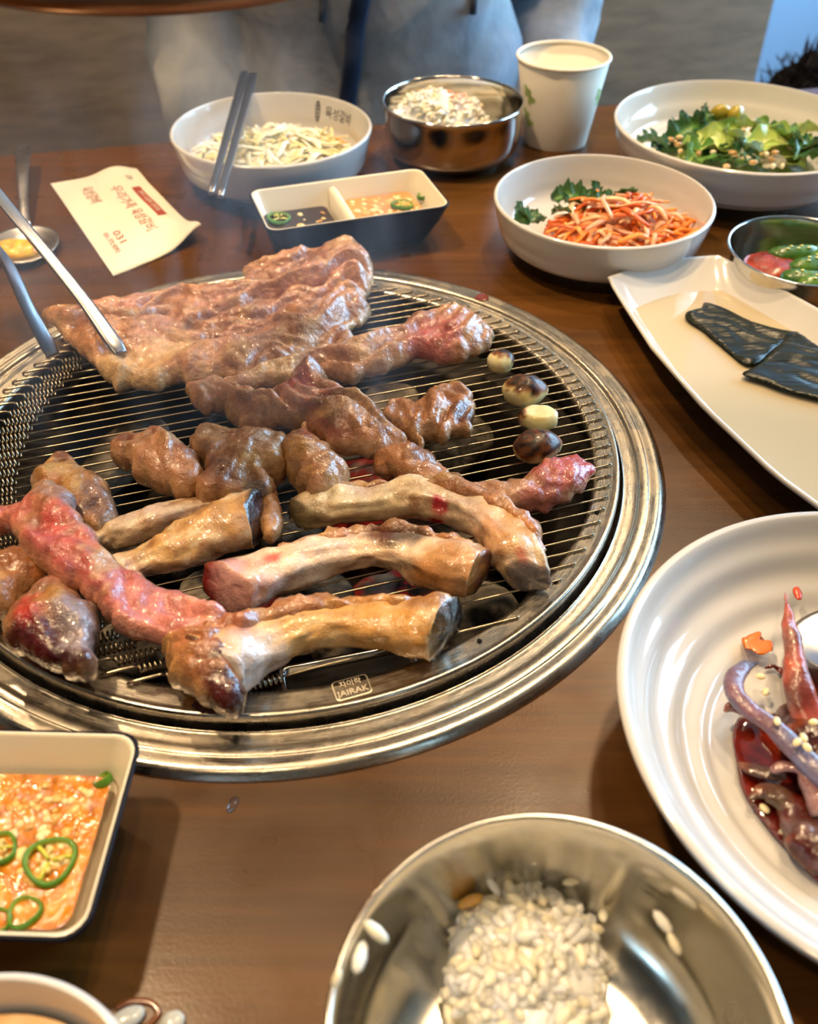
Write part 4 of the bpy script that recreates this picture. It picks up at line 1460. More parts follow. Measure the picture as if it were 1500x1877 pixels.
def pepper_ring(label, c, r, seed, tilt=(0.1, 0.05), group='green pepper rings'):
    t = thing('pepper_ring', label, 'pepper', c, group)
    a = np.arange(40)/40*2*PI
    R_ = rot(tilt[0], tilt[1], seed)
    w = r*(1+.07*np.cos(a*3+seed))
    loops = []
    for k in range(13):
        b = k/12*2*PI
        rr = w*(1-.11+.11*math.cos(b))
        loops.append(np.c_[rr*np.cos(a), rr*np.sin(a), np.full(40, .0016*math.sin(b))])
    V, F = loft(loops, False, False)
    inner = sstep(.85, .76, np.hypot(V[:, 0], V[:, 1])/np.tile(w, 13))
    mk('flesh', V@R_.T+c, F, M['food'], t, col=mix(S(66, 128, 26), S(172, 196, 74), inner))
    if r > .006:
        for j in range(3):
            an_ = seed+j*2.1
            p = np.array([[.1*r*math.cos(an_), .1*r*math.sin(an_), 0], [.45*r*math.cos(an_), .45*r*math.sin(an_), .0006], [.8*r*math.cos(an_), .8*r*math.sin(an_), 0]])
            V, F = tube(p, r*.09, 7, 8)
            mk('membrane', V@R_.T+c, F, M['food'], t, col=np.broadcast_to(S(196, 200, 70), (len(V), 3)))
        for j in range(4):
            an_ = seed*1.7+j*1.6
            V, F = ball((.42*r*math.cos(an_), .42*r*math.sin(an_), .001), r*.13, r*.1, .0007, 9, 5)
            mk('seed', V@R_.T+c, F, M['food'], t, col=np.broadcast_to(S(232, 206, 130), (len(V), 3)))


def mince(name, label, c, ex, ey, w, d, z, n, seed, cols, s0=.0012, s1=.0028):
    R = np.random.default_rng(seed)
    mb = MB()
    for i in range(n):
        x, y = R.uniform(-.5, .5)*w, R.uniform(-.5, .5)*d
        s = R.uniform(s0, s1)
        V, F = ball((0, 0, 0), s*R.uniform(.7, 1.5), s, s*.55, 8, 5, rot(R.normal(0, .3), 0, R.uniform(0, PI)))
        V = V+np.asarray(c)+ex*x+ey*y+np.array([0, 0, z-s*.15])
        mb.add(V, F, cols[R.integers(len(cols))])
    return tag(mb.build(name, M['food']), label, 'garlic', None, 'stuff')


GAR = [S(236, 206, 140), S(226, 180, 104), S(240, 220, 170), S(214, 160, 84)]
mince('minced_garlic', 'minced garlic floating in the right half of the divided dish', base+de*.028, de, df, .046, .048, .0185, 110, 1, GAR)
mince('soy_garlic', 'few garlic bits floating in the dark soy sauce', base-de*.03, de, df, .036, .046, .0165, 16, 2, GAR)
pepper_ring('green pepper ring at the front of the dark soy sauce', base+at(512, 402, .0165)*[1, 1, 0]-base+dz*.0172, .0085, 1)
pepper_ring('bigger green pepper ring in the garlic sauce half', at(738, 378, .0185)+dz*.001, .0085, 2)
pepper_ring('green pepper ring at the right end of the garlic sauce half', at(778, 362, .0185)+dz*.001, .006, 3)

# near dish, same kind, at the left edge
nc = at(243, 1345, .033)
e2 = np.array([math.cos(.06), math.sin(.06), 0])
TR, BR_ = at(243, 1342, .033), at(184, 1727, .033)
tl = TR-np.array([.135, -.0, 0])+np.array([0, .004, 0])
bl_ = BR_-np.array([.135, 0, 0])+np.array([0, .004, 0])


def pxof(p):
    z = p[2]-HC
    d_ = p[1]*cp-z*sp
    return (IW/2+FPX*p[0]/d_, IH/2-FPX*(p[1]*sp+z*cp)/d_)


nc, ne, nf, nw, nd_, nang = dish('black rimmed dish of orange sauce with pepper rings at the left edge', [pxof(tl), pxof(TR), pxof(BR_), pxof(bl_)], .033, 2, True)
nb = nc*[1, 1, 0]
liquid('orange_sauce', 'orange sauce with oil in the near dish at left', *pool(nb+ne*.029, .053, .055, nang, .0185, 3, .0006), M['orange'])
liquid('orange_sauce', 'orange sauce in the hidden left half of the near dish', *pool(nb-ne*.036, .044, .055, nang, .0185, 4, .0006), M['orange'])
mince('minced_garlic', 'minced garlic floating in the orange sauce of the near dish', nb+ne*.028+nf*.006, ne, nf, .044, .036, .0186, 130, 5, GAR, .001, .0021)
pepper_ring('large green pepper ring in the middle of the orange sauce', at(92, 1578, .0195), .0088, 1.2)
pepper_ring('dark green pepper piece at the left edge of the orange sauce', at(-2, 1556, .0195), .0062, 2.2)
pepper_ring('thin pepper ring near the front of the orange sauce', at(45, 1672, .0192), .0056, 3.4)
pepper_ring('thin pepper ring half under at the front left of the orange sauce', at(-8, 1690, .0188), .005, .4)
pepper_ring('green pepper sliver along the right wall of the orange sauce', at(190, 1430, .0185), .0035, 2.9, (.3, .6))

# ------------------------------------------------------------------ boat dish with kelp
ZB = .024
eA, eB = at(1119, 505, ZB), at(1312, 467, ZB)
mid = (eA+eB)/2
ac = (eB-eA)/np.linalg.norm(eB-eA)
al = np.array([ac[1], -ac[0], 0])
BLn = .285
sA = np.linspace(0, 1, 26)
hwf = np.interp(sA*BLn, [0, .012, .03, .08, .14, .2, .25, .275, .285], [.0415, .045, .0490, .059, .064, .063, .054, .046, .04])


def boat(scale, z, endin, curv=0):
    l = [mid*[1, 1, 0]+al*(endin+s*(BLn-2*endin))-ac*h*scale for s, h in zip(sA, hwf)]
    r = [mid*[1, 1, 0]+al*(endin+s*(BLn-2*endin))+ac*h*scale for s, h in zip(sA, hwf)]
    e1 = [l[-1]+(r[-1]-l[-1])*k+al*.004*math.sin(k*PI) for k in np.linspace(0, 1, 10)[1:-1]]
    e0 = [r[0]+(l[0]-r[0])*k-al*.006*math.sin(k*PI) for k in np.linspace(0, 1, 10)[1:-1]]
    L = np.array(l+e1+r[::-1]+e0)
    L[:, 2] = z
    return L


bt = thing('kelp_dish', 'long white boat-shaped dish of kelp in broth at right', 'dish', (mid+al*.14)*[1, 1, 0])
mk('body', *loft([boat(.52, .0008, .05), boat(.54, 0, .048), boat(.56, .003, .045), boat(.84, .012, .018), boat(.985, ZB-.003, .002), boat(1, ZB-.001, 0), boat(.99, ZB, .0008), boat(.965, ZB, .0022), boat(.95, ZB-.0012, .0035), boat(.82, .013, .018), boat(.66, .0065, .034), boat(.55, .0055, .05), boat(.2, .005, .1)], True, True), M['white'], bt)
liquid('kelp_broth', 'clear pale broth in the boat-shaped dish', *loft([boat(.80, .0112, .022), boat(.5, .0112, .06), boat(.1, .0112, .12)], False, True), M['dash'])
M['kelp'] = mat('kelp', S(24, 28, 18), .26, spec=.3)
n_ = NT(M['kelp'])
vk = n_.mapping((45, 260, 60), .5)
n_.base(n_.ramp(n_.noise(1, 4, .6, vk), [(.3, S(14, 17, 12)), (.6, S(26, 31, 16)), (.8, S(52, 54, 22))]))
n_.normal(n_.bump(n_.noise(1, 3, .6, n_.mapping((30, 320, 60), .5)), .6, .0012))


def kelp(label, px, z, seed):
    V, F, D, FO = pillow(px, z, .0011, .0016, .003, folds(-.55, 90, .0011, seed), None, None, jit=.0004, smoothn=3)
    o = mk('kelp_piece', V, F, M['kelp'])
    return tag(o, label, 'kelp', 'kelp pieces')


kelp('back piece of dark kelp in the boat-shaped dish', [(1256, 578), (1264, 570), (1286, 564), (1294, 554), (1330, 566), (1380, 590), (1430, 604), (1452, 608), (1466, 612), (1440, 626), (1420, 640), (1388, 668), (1364, 667), (1330, 640), (1290, 606), (1262, 588)], .0135, 3)
kelp('front piece of dark kelp in the boat-shaped dish', [(1360, 686), (1386, 672), (1404, 656), (1424, 636), (1448, 616), (1464, 610), (1500, 634), (1540, 650), (1560, 700), (1530, 735), (1490, 728), (1440, 715), (1400, 700)], .0145, 4)

# ------------------------------------------------------------------ peppers and paste in the steel side dish
V, F = ball(at(1418, 492, .018), .02, .02, .007, 30, 12)
V[:, 2] += .002*fbm(V, 90, 2, 3)
tag(mk('red_paste', V, F, M['food'], col=mix(S(112, 26, 8), S(160, 52, 18), sstep(-.3, .3, fbm(V, 120, 3, 2)))), 'red bean paste in the small steel dish', 'paste', None, 'stuff')
for i, (px, py, rz, l) in enumerate([(1458, 468, .1, .034), (1490, 486, .5, .034), (1478, 514, -.2, .03), (1510, 470, 1.0, .03), (1505, 520, .3, .03)]):
    t = thing('green_pepper', ['curved green pepper half at the back of the steel dish', 'green pepper half with pale seeds in the steel dish', 'green pepper half at the front of the steel dish', 'green pepper half at the right back of the steel dish', 'green pepper half at the right front of the steel dish'][i], 'pepper', at(px, py, .02), 'green pepper halves')
    tt = np.linspace(-1, 1, 18)
    c = at(px, py, .023)
    d = np.array([math.cos(rz), math.sin(rz), 0])
    n2 = np.array([-d[1], d[0], 0])
    path = c+np.outer(tt*l/2, d)+np.outer(.004*(tt**2), n2)
    V, F, a, b = sweep(path, .0075*np.sqrt(np.clip(1-tt**4*.9, .02, 1)), .006*np.sqrt(np.clip(1-tt**4*.9, .02, 1)), 16)
    mk('flesh', V, F, M['food'], t, col=mix(S(48, 92, 18), S(84, 124, 30), sstep(-.3, .3, fbm(V, 140, 2, i))))
    for j in range(5 if i in (0, 1) else 2):
        V, F = ball(c+d*(j-2)*.0036+n2*((j % 2)*.003-.0015)+dz*.006, .0013, .0011, .0006, 8, 5)
        mk('seed', V, F, M['food'], t, col=np.broadcast_to(S(206, 204, 120), (len(V), 3)))

# ------------------------------------------------------------------ marinated crab
PZ = .0125
pool_px = [(1398, 1226), (1424, 1218), (1436, 1250), (1440, 1296), (1390, 1310), (1352, 1316), (1345, 1350), (1352, 1410), (1372, 1468), (1404, 1514), (1440, 1556), (1486, 1604), (1540, 1640), (1600, 1600), (1620, 1450), (1600, 1320), (1530, 1240), (1480, 1220)]
V, F, D, FO = pillow(pool_px, .0105, .0012, .002, .004, None, None, None, jit=.0008)
liquid('red_marinade', 'glossy red marinade pooled on the crab plate', V, F, M['red'])
V, F, D, FO = pillow([(1362, 1172), (1380, 1160), (1398, 1160), (1392, 1174), (1412, 1176), (1416, 1192), (1400, 1198), (1376, 1192), (1364, 1190)], .0155, .0003, .0012, .002, None, None, None, jit=.0016)
tag(mk('sauce_smear', V, F, mat('orange_smear', S(216, 110, 30), .3, coat=.3)), 'orange sauce smear on the crab plate left of the upright leg', 'sauce', None, 'stuff')
V, F, D, FO = pillow([(1455, 1080), (1464, 1076), (1472, 1088), (1468, 1100), (1458, 1096)], .026, .0005, .001, .002, None, None, None, jit=.0005)
tag(mk('sauce_smear', V, F, mat('red_smear', S(206, 70, 30), .3, coat=.3)), 'small red sauce drop above the upright crab leg', 'sauce')
PUR, RSH, DRK, ORG_ = S(112, 100, 118), S(150, 60, 50), S(52, 16, 12), S(196, 96, 40)


def crabpiece(name, label, cl, w, z, seed, sauce=.4, asp=.7, tipdark=0, bump=.0018, cols=(PUR, RSH), part=None):
    n = 48
    cw = spline(np.c_[np.array(cl, float), np.array(w, float), np.array(z, float)], n)
    path = np.array([at(x, y, zz) for x, y, _, zz in cw])
    r = np.array([.5*ww*mpp(x, y, zz) for x, y, ww, zz in cw])
    V, F, tt, hh = sweep(path, r, r*asp, 22, sq=.85, dome=.0012)
    cen = path[np.clip((tt*(n-1)).astype(int), 0, n-1)]
    d = V-cen
    d /= np.linalg.norm(d, axis=1)[:, None]+1e-9
    V = V+d*(fbm(V, 110, 3, seed)*bump)[:, None]
    K = mix(cols[0], cols[1], sstep(-.2, .4, fbm(V, 70, 3, seed+1)))
    K = mix(K, S(196, 176, 168), .35*sstep(.1, .5, fbm(V, 90, 2, seed+6)))
    K = mix(K, DRK, sauce*sstep(-.1, .3, fbm(V, 95, 3, seed+2)+sauce-.4))
    K = mix(K, ORG_, .5*sauce*sstep(.2, .5, fbm(V, 130, 2, seed+3)))
    if tipdark:
        K = mix(K, S(70, 66, 80), sstep(.16, 0, tt))
    if part is not None:
        return mk(name, V, F, M['crab'], part, col=K)
    return tag(mk(name, V, F, M['crab'], col=K), label, 'crab')


crabpiece('crab_piece', 'pointed reddish crab leg standing up at the top of the crab heap', [(1440, 1088), (1444, 1120), (1450, 1160), (1456, 1205), (1464, 1262), (1484, 1330)], [7, 16, 30, 40, 58, 66], [.034, .034, .033, .031, .028, .022], 1, .55, cols=(S(176, 92, 76), RSH))
crabpiece('crab_piece', 'hooked purple-blue crab claw reaching over the red marinade', [(1388, 1214), (1364, 1224), (1347, 1246), (1350, 1274), (1376, 1302), (1412, 1328), (1450, 1366), (1500, 1412), (1540, 1440)], [6, 26, 34, 34, 34, 36, 42, 50, 56], [.026, .028, .029, .030, .030, .029, .028, .027, .026], 2, .15, tipdark=1, bump=.0008, cols=(S(108, 106, 134), S(134, 96, 108)))
crabpiece('crab_piece', 'short pale leg stub left under the hooked claw', [(1330, 1304), (1344, 1298), (1366, 1304), (1392, 1312)], [14, 26, 26, 24], [.018, .019, .019, .018], 3, .3, cols=(S(170, 120, 110), RSH))
crabpiece('crab_piece', 'dark flat paddle leg lying in the marinade', [(1360, 1402), (1384, 1412), (1412, 1418), (1440, 1424)], [10, 26, 28, 20], [.015, .016, .017, .017], 4, .3, .45, cols=(S(96, 74, 64), S(110, 66, 54)))
crabpiece('crab_piece', 'jointed pinkish grey leg crossing below the hooked claw', [(1416, 1412), (1446, 1404), (1472, 1410), (1490, 1440), (1512, 1490)], [20, 24, 26, 40, 52], [.021, .023, .024, .023, .02], 5, .15, cols=(S(158, 122, 120), S(140, 90, 90)))
crabpiece('crab_piece', 'dark olive shell piece lowest in the marinade', [(1378, 1462), (1400, 1450), (1428, 1462), (1452, 1490)], [8, 34, 44, 38], [.015, .016, .017, .017], 6, .45, .5, cols=(S(84, 62, 46), S(96, 50, 36)))
crabpiece('crab_piece', 'dark saucy crab body chunk at the right of the plate', [(1470, 1300), (1496, 1350), (1530, 1420), (1560, 1500)], [80, 110, 140, 120], [.018, .02, .02, .018], 7, .8, .6, bump=.004, cols=(S(84, 22, 18), S(130, 34, 20)))
crabpiece('crab_piece', 'dark saucy crab chunk low on the plate', [(1452, 1480), (1480, 1520), (1510, 1560), (1550, 1600)], [56, 84, 92, 80], [.015, .016, .016, .015], 8, .7, .6, bump=.0035, cols=(S(92, 26, 18), S(140, 48, 22)))
for i, (px, py, z, dx) in enumerate([(1395, 1240, .016, 'beside the claw tip'), (1425, 1322, .0335, 'on the bend of the hooked claw'), (1446, 1350, .030, 'right of the claw in dark sauce'), (1462, 1360, .034, 'left of the white pair'), (1480, 1370, .034, 'right of the white pair'), (1492, 1324, .033, 'near the right edge on the crab body'), (1474, 1352, .034, 'above the white pair'), (1440, 1526, .0135, 'at the lower edge of the marinade'), (1404, 1268, .014, 'in sauce under the claw bend'), (1402, 1482, .0135, 'on the lower left sauce edge')]):
    V, F = ball(at(px, py, z), .0021, .0014, .0009, 10, 6, rot(.2, .1, i*1.3))
    tag(mk('sesame_seed', V, F, M['rice'], col=np.broadcast_to(S(236, 214, 170), (len(V), 3))), 'white sesame seed ' + dx, 'seed', 'sesame seeds on the crab')


# spoons: a shaped bowl and a handle
def spoon(label, c, ang, L, W, hl, zl, m, hx=None, tilt=0.0, hz=None):
    t = thing('spoon', label, 'spoon', (c[0], c[1], c[2]))
    a = np.arange(36)/36*2*PI
    R_ = rot(0, tilt, ang)
    loops = []
    for k, z in ((1, .0), (1.0, .0009), (.93, .0006), (.75, -.0012), (.5, -.0028), (.2, -.0036)):
        loops.append(np.c_[L/2*k*np.cos(a)*(1-.06*np.cos(a)), W/2*k*np.sin(a), np.full(36, z)])
    under = [l-np.array([0, 0, .0009]) for l in loops[1:]][::-1]
    V, F = loft(under+loops, True, True)
    mk('spoon_bowl', V@R_.T+c, F, m, t)
    s = np.linspace(0, 1, 24)
    x = L/2*.95+s*hl
    z = .0006+(.012*np.sin(np.clip(s*1.1, 0, 1)*PI*.5) if hz is None else hz*s)
    path = np.c_[x, 0*s, z]@R_.T+c
    w = np.interp(s, [0, .12, .5, .85, 1], [.0048, .0032, .0042, .0062, .0055])
    V, F, _, _ = sweep(path, w, .0009, 12, sq=.7)
    mk('handle', V, F, m, t)
    return t


q = at(1598, 1174, .030)
spoon('steel spoon resting on the crab plate at the right edge', q, -.35, .058, .041, .09, 0, M['tong'], tilt=-.35, hz=.0)
q = at(44, 446, .0055)
h1 = at(46, 290, .012)
spoon('steel spoon with yellow seasoning at the far left', q, math.atan2(h1[1]-q[1], h1[0]-q[0]), .058, .049, .125, 0, M['tong'])
V, F = ball(q+np.array([-.003, -.008, -.001]), .0165, .0125, .006, 30, 14)
V += np.c_[0*V[:, 0], 0*V[:, 0], fbm(V, 160, 3, 2)*.003]
V[:, 2] = np.maximum(V[:, 2], q[2]-.0025)
K = mix(S(232, 160, 20), S(248, 210, 70), sstep(-.3, .4, fbm(V, 300, 3, 1)))
K = mix(K, S(214, 110, 20), sstep(.1, .5, fbm(V, 120, 2, 5)))
tag(mk('yellow_seasoning', V, F, M['food'], col=K), 'grainy yellow orange seasoning in the far left spoon', 'seasoning', None, 'stuff')

# ------------------------------------------------------------------ chopsticks on the onion bowl
for (a, b, lab) in (((448, 134), (387, 354), 'left steel chopstick lying across the onion bowl'), ((464, 137), (404, 360), 'right steel chopstick lying across the onion bowl')):
    p, q = at(*a, .0455), at(*b, .0452)
    d = (q-p)/np.linalg.norm(q-p)
    s = np.linspace(0, 1, 20)
    V, F, _, _ = sweep(p+np.outer(s, q-p), np.interp(s, [0, .6, 1], [.0036, .0031, .0022]), np.interp(s, [0, 1], [.0019, .0015]), 12, sq=.6, dome=.0006)
    tag(mk('chopstick', V, F, M['stick']), lab, 'chopstick', 'pair of steel chopsticks')

# ------------------------------------------------------------------ wet wipe packet
c4 = [at(92, 333, .003), at(250, 307, .004), at(372, 432, .004), at(207, 503, .002)]
nu, nv = 60, 40
u, v = np.meshgrid(np.linspace(0, 1, nu), np.linspace(0, 1, nv), indexing='ij')   # u across (short), v along (long)


def pk(u, v, up=0.0):
    u, v = np.asarray(u, float), np.asarray(v, float)
    a = (c4[0][None]*((1-u)*(1-v)).ravel()[:, None]+c4[1][None]*(u*(1-v)).ravel()[:, None]+c4[2][None]*(u*v).ravel()[:, None]+c4[3][None]*((1-u)*v).ravel()[:, None])
    uu, w = u.ravel(), v.ravel()
    z = .0065*np.sin(uu*PI)**.7*np.sin(np.clip(w*1.0, 0, 1)*PI)**.6*(.5+.25*np.sin(w*9+uu*2))+.0006*fbm(np.c_[uu*9, w*9, 0*w], 1, 3, 4)
    z += .012*np.exp(-((uu-1)**2*14+(w-1)**2*40))+.006*np.exp(-((uu-.75)**2*18+(w)**2*60))
    return np.c_[a[:, 0], a[:, 1], .0012+np.maximum(z, 0)+up]


top = pk(u, v)
saw = .0012*np.abs(((np.arange(nu)*.5) % 1)*2-1)
dl = (c4[3]-c4[0])/np.linalg.norm(c4[3]-c4[0])
T3 = top.reshape(nu, nv, 3).copy()
T3[:, -1] += dl*saw[:, None]
T3[:, 0] -= dl*saw[:, None]
top = T3.reshape(-1, 3)
bot = top.copy()
bot[:, 2] = np.maximum(.0004, bot[:, 2]-.0006-.6*(np.sin(u.ravel()*PI)*np.sin(v.ravel()*PI))*.004)
idx = np.arange(nu*nv).reshape(nu, nv)
F = np.stack([idx[:-1, :-1], idx[1:, :-1], idx[1:, 1:], idx[:-1, 1:]], -1).reshape(-1, 4)
ring = list(idx[0, :])+list(idx[1:, -1])+list(idx[-1, -2::-1])+list(idx[-2:0:-1, 0])
Fa = F[:, ::-1].tolist()+(F+nu*nv).tolist()+[[int(a), int(b), int(b)+nu*nv, int(a)+nu*nv] for a, b in zip(ring, ring[1:]+ring[:1])]
pkt = thing('wet_wipe_packet', 'white wet wipe packet with dark red print on the table', 'packet', (c4[0]+c4[1]+c4[2]+c4[3])/4*[1, 1, 0])
mk('film', np.concatenate([top, bot]), Fa, M['packet'], pkt)


def on_packet(s, v0, v1, u0, h, m, name='print'):
    """a line of print running along the long side from v0 to v1, baseline towards the left side"""
    V, F = text_mesh(s, 1)
    x = (V[:, 0]-V[:, 0].min())/(np.ptp(V[:, 0])+1e-9)
    mk(name, pk(u0+h*V[:, 1], v0+(v1-v0)*x, .0003), F, m, pkt, False)


on_packet('우리가족 육성갈비', .2, .78, .60, .155, M['maroon'])
on_packet('육성갈비', .15, .33, .30, .15, M['maroon'])
on_packet('031', .68, .80, .27, .11, M['maroon'])
on_packet('031.772.9292', .66, .86, .17, .07, M['maroon'])
on_packet('갈비', .11, .15, .82, .09, M['ink'])
gu, gv = np.meshgrid(np.linspace(.77, .87, 6), np.linspace(.24, .66, 24), indexing='ij')
P = pk(gu, gv, .0003)
ii = np.arange(6*24).reshape(6, 24)
mk('print_bar', P, np.stack([ii[:-1, :-1], ii[:-1, 1:], ii[1:, 1:], ii[1:, :-1]], -1).reshape(-1, 4), M['maroon'], pkt, False)
V, F = text_mesh('한우 소갈비 전문점', 1)
x = (V[:, 0]-V[:, 0].min())/np.ptp(V[:, 0])
mk('print', pk(.82+.06*V[:, 1], .30+.30*x, .0006), F, M['whiteink'], pkt, False)
V, F, D, FO = pillow([(250, 470), (262, 460), (268, 468), (262, 478), (250, 480), (246, 476)], .0056, .0003, .001, .002, None, None, None, jit=.001)

# ------------------------------------------------------------------ tongs
tg = thing('tongs', 'long steel tongs gripping the left end of the meat sheet', 'tongs', at(205, 628, .022))
for nm, cl, w in (('arm', [(-260, 60, .17), (-120, 215, .125), (0, 362, .085), (75, 452, .062), (150, 545, .042), (205, 622, .027), (222, 648, .0215)], [.0045, .0045, .0042, .004, .0042, .0048, .004]),
                  ('arm', [(-260, 60, .17), (-190, 200, .15), (-60, 380, .105), (10, 478, .07), (52, 565, .042), (86, 630, .022), (98, 652, .016)], [.0045, .0045, .0042, .004, .0042, .0048, .004])):
    P = spline(np.array([at(*c) for c in cl]), 40)
    V, F, _, _ = sweep(P, spline(np.array(w)[:, None].repeat(2, 1), 40)[:, 0], .0013, 12, sq=.7, up=(.35, -.2, 1))
    mk(nm, V, F, M['stick'], tg)
mk('hinge', *ball(at(-260, 60, .17), .009, .009, .009, 16, 10), M['tong'], tg)

# ------------------------------------------------------------------ small marks on the table
V, F, D, FO = pillow([(416, 1486), (420, 1470), (428, 1460), (437, 1462), (436, 1474), (424, 1488)], .0004, .0006, .0008, .003, None, None, None, jit=0)
tag(mk('water_drop', V, F, M['drop']), 'teardrop water drop on the bare table below the ring', 'drop')
V, F = tube([at(*p, .0004) for p in ((212, 1848), (240, 1836), (275, 1838), (290, 1856), (276, 1876), (262, 1884))], .0011, 8, 30)
V[:, 2] = np.clip(V[:, 2], .0001, .0009)
tag(mk('broth_trail', V, F, mat('dried_broth', S(110, 62, 30), .15, coat=.5)), 'curled brown broth trail beside the soup bowl', 'stain')
for i, (px, py, lab) in enumerate([(232, 1868, 'grey onion scrap touching the soup bowl'), (316, 1874, 'grey onion scrap right of the broth trail')]):
    V, F = ball(at(px, py, .0012), .006 if i == 0 else .004, .0035, .0014, 14, 8, rot(0, 0, .5))
    tag(mk('onion_scrap', V, F, M['rice'], col=np.broadcast_to(S(176, 178, 172), (len(V), 3))), lab, 'scrap')
V, F, D, FO = pillow([(870, 546), (880, 538), (892, 540), (896, 548), (884, 552)], .0042, .0006, .0008, .002, None, None, None, jit=.0003)
tag(mk('blood_drop', V, F, mat('blood', S(112, 50, 42), .15, coat=.5)), 'red blood smear on the back of the steel ring', 'stain')
V, F, D, FO = pillow([(350, 1292), (372, 1284), (402, 1296), (432, 1304), (440, 1312), (400, 1312), (366, 1304)], .0088, .0008, .001, .002, None, None, None, jit=.001)
tag(mk('blood_drop', V, F, mat('dark_blood', S(50, 12, 10), .1, coat=.6)), 'dark blood puddle on the grate rim under the front rib', 'stain')
# ------------------------------------------------------------------ extraction hood above the grill
hc = (-.095, .42, .227)
hd = thing('extractor_hood', 'copper coloured round extraction hood hanging above the grill', 'hood', hc)
mk('rim', *lathe([(.072, .004), (.078, .0), (.084, .001), (.0863, .005), (.0845, .010), (.077, .012)], 96, hc), M['copper'], hd)
mk('bell', *lathe([(.080, .010), (.078, .03), (.070, .055), (.058, .075), (.05, .085), (.047, .085), (.055, .074), (.067, .054), (.075, .03), (.076, .006)], 96, hc), M['copper'], hd)
mk('pipe', *lathe([(.05, .084), (.05, ZC-hc[2]), (.046, ZC-hc[2]), (.046, .084)], 48, hc), M['copper'], hd)

# ------------------------------------------------------------------ the diner across the table
def skin(name, verts, edges, radii, m, parent=None, sub=2, seed=0, wr=.0, cfun=None, org=None):
    me = bpy.data.meshes.new(name)
    me.from_pydata([tuple(v) for v in verts], edges, [])
    o = bpy.data.objects.new(name, me)
    C.objects.link(o)
    md = o.modifiers.new('skin', 'SKIN')
    sv = me.skin_vertices[0].data
    for i, r in enumerate(radii):
        sv[i].radius = r if isinstance(r, tuple) else (r, r)
    sv[0].use_root = True
    o.modifiers.new('sub', 'SUBSURF').levels = sub
    dg = bpy.context.evaluated_depsgraph_get()
    ev = o.evaluated_get(dg)
    m2 = bpy.data.meshes.new_from_object(ev)
    V = np.array([v.co[:] for v in m2.vertices])
    F = [list(p.vertices) for p in m2.polygons]
    N = np.array([v.normal[:] for v in m2.vertices])
    bpy.data.objects.remove(o)
    bpy.data.meshes.remove(me)
    bpy.data.meshes.remove(m2)
    if wr:
        V = V+N*(wr*folds3(V, seed))[:, None]
    K = cfun(V) if cfun else None
    return mk(name, V, F, m, parent, col=K)


def folds3(V, seed):
    w = fbm(V, 9, 2, seed)*.06
    P = np.c_[(V[:, 0]+w)*9, V[:, 1]*9, (V[:, 2]+.6*V[:, 0]+w)*16]
    return (1-np.abs(vn(P+seed))*2)*.7+fbm(V, 24, 3, seed+1)*.6


pc = uv(.185, .70, -.24)
pdn = np.array([-Vv[0], -Vv[1], 0])       # towards the table
px_ = np.array([U[0], U[1], 0])           # person's left hand side as the camera sees its right


def PP(a, f, z):
    """a along the table (camera right), f towards the table, z above the seat"""
    return pc+px_*a+pdn*f+np.array([0, 0, z])


man = thing('person', 'person in a grey-blue hooded sweatshirt sitting across the table', 'person', pc)
skinm = attr_mat('skin', .5, 0, .15, (400, .15, .0005), (0, 0, 0), .1, 60)
SKC = S(214, 168, 140)
bv = [PP(0, 0, .09), PP(0, .0, .26), PP(0, .02, .42), PP(0, .01, .52), PP(0, .03, .565), PP(0, .05, .645), PP(0, .05, .72)]
br = [(.15, .10), (.14, .09), (.15, .09), (.07, .06), (.045, .045), (.072, .085), (.06, .075)]
be = [(i, i+1) for i in range(6)]
ARM = [(-1, [(-.14, -.02, .50), (-.185, -.05, .28), (-.17, .10, .13), (-.14, .22, .10)]), (1, [(.14, -.02, .50), (.215, -.05, .28), (.18, .10, .13), (.14, .22, .10)])]
for s, A in ARM:
    b0 = len(bv)
    bv += [PP(*a) for a in A]+[PP(A[3][0]-s*.01, A[3][1]+.05, .05)]
    br += [.05, .04, .032, .025, (.034, .016)]
    be += [(2, b0)]+[(b0+i, b0+i+1) for i in range(4)]
    for fi in range(5):
        f0 = len(bv)
        off = (fi-2)*.016
        ln = [.05, .062, .068, .062, .05][fi]
        hp = (A[3][0]-s*.01, A[3][1]+.05, .05)
        if fi == (4 if s < 0 else 0):
            bv += [PP(hp[0]-s*.045, hp[1]+.005, .045), PP(hp[0]-s*.06, hp[1]+.03, .035)]
        else:
            bv += [PP(hp[0]+off*.9, hp[1]+ln*.6, .045), PP(hp[0]+off, hp[1]+ln, .03)]
        br += [.0085, .0075]
        be += [(b0+4, f0), (f0, f0+1)]
for s in (-1, 1):
    b0 = len(bv)
    bv += [PP(s*.10, .04, .07), PP(s*.12, .42, .08), PP(s*.12, .45, -.30), PP(s*.12, .55, -.42)]
    br += [.085, .06, .045, .035]
    be += [(0, b0)]+[(b0+i, b0+i+1) for i in range(3)]
skin('body', bv, be, br, skinm, man, 1, cfun=lambda V: np.broadcast_to(SKC, (len(V), 3)))
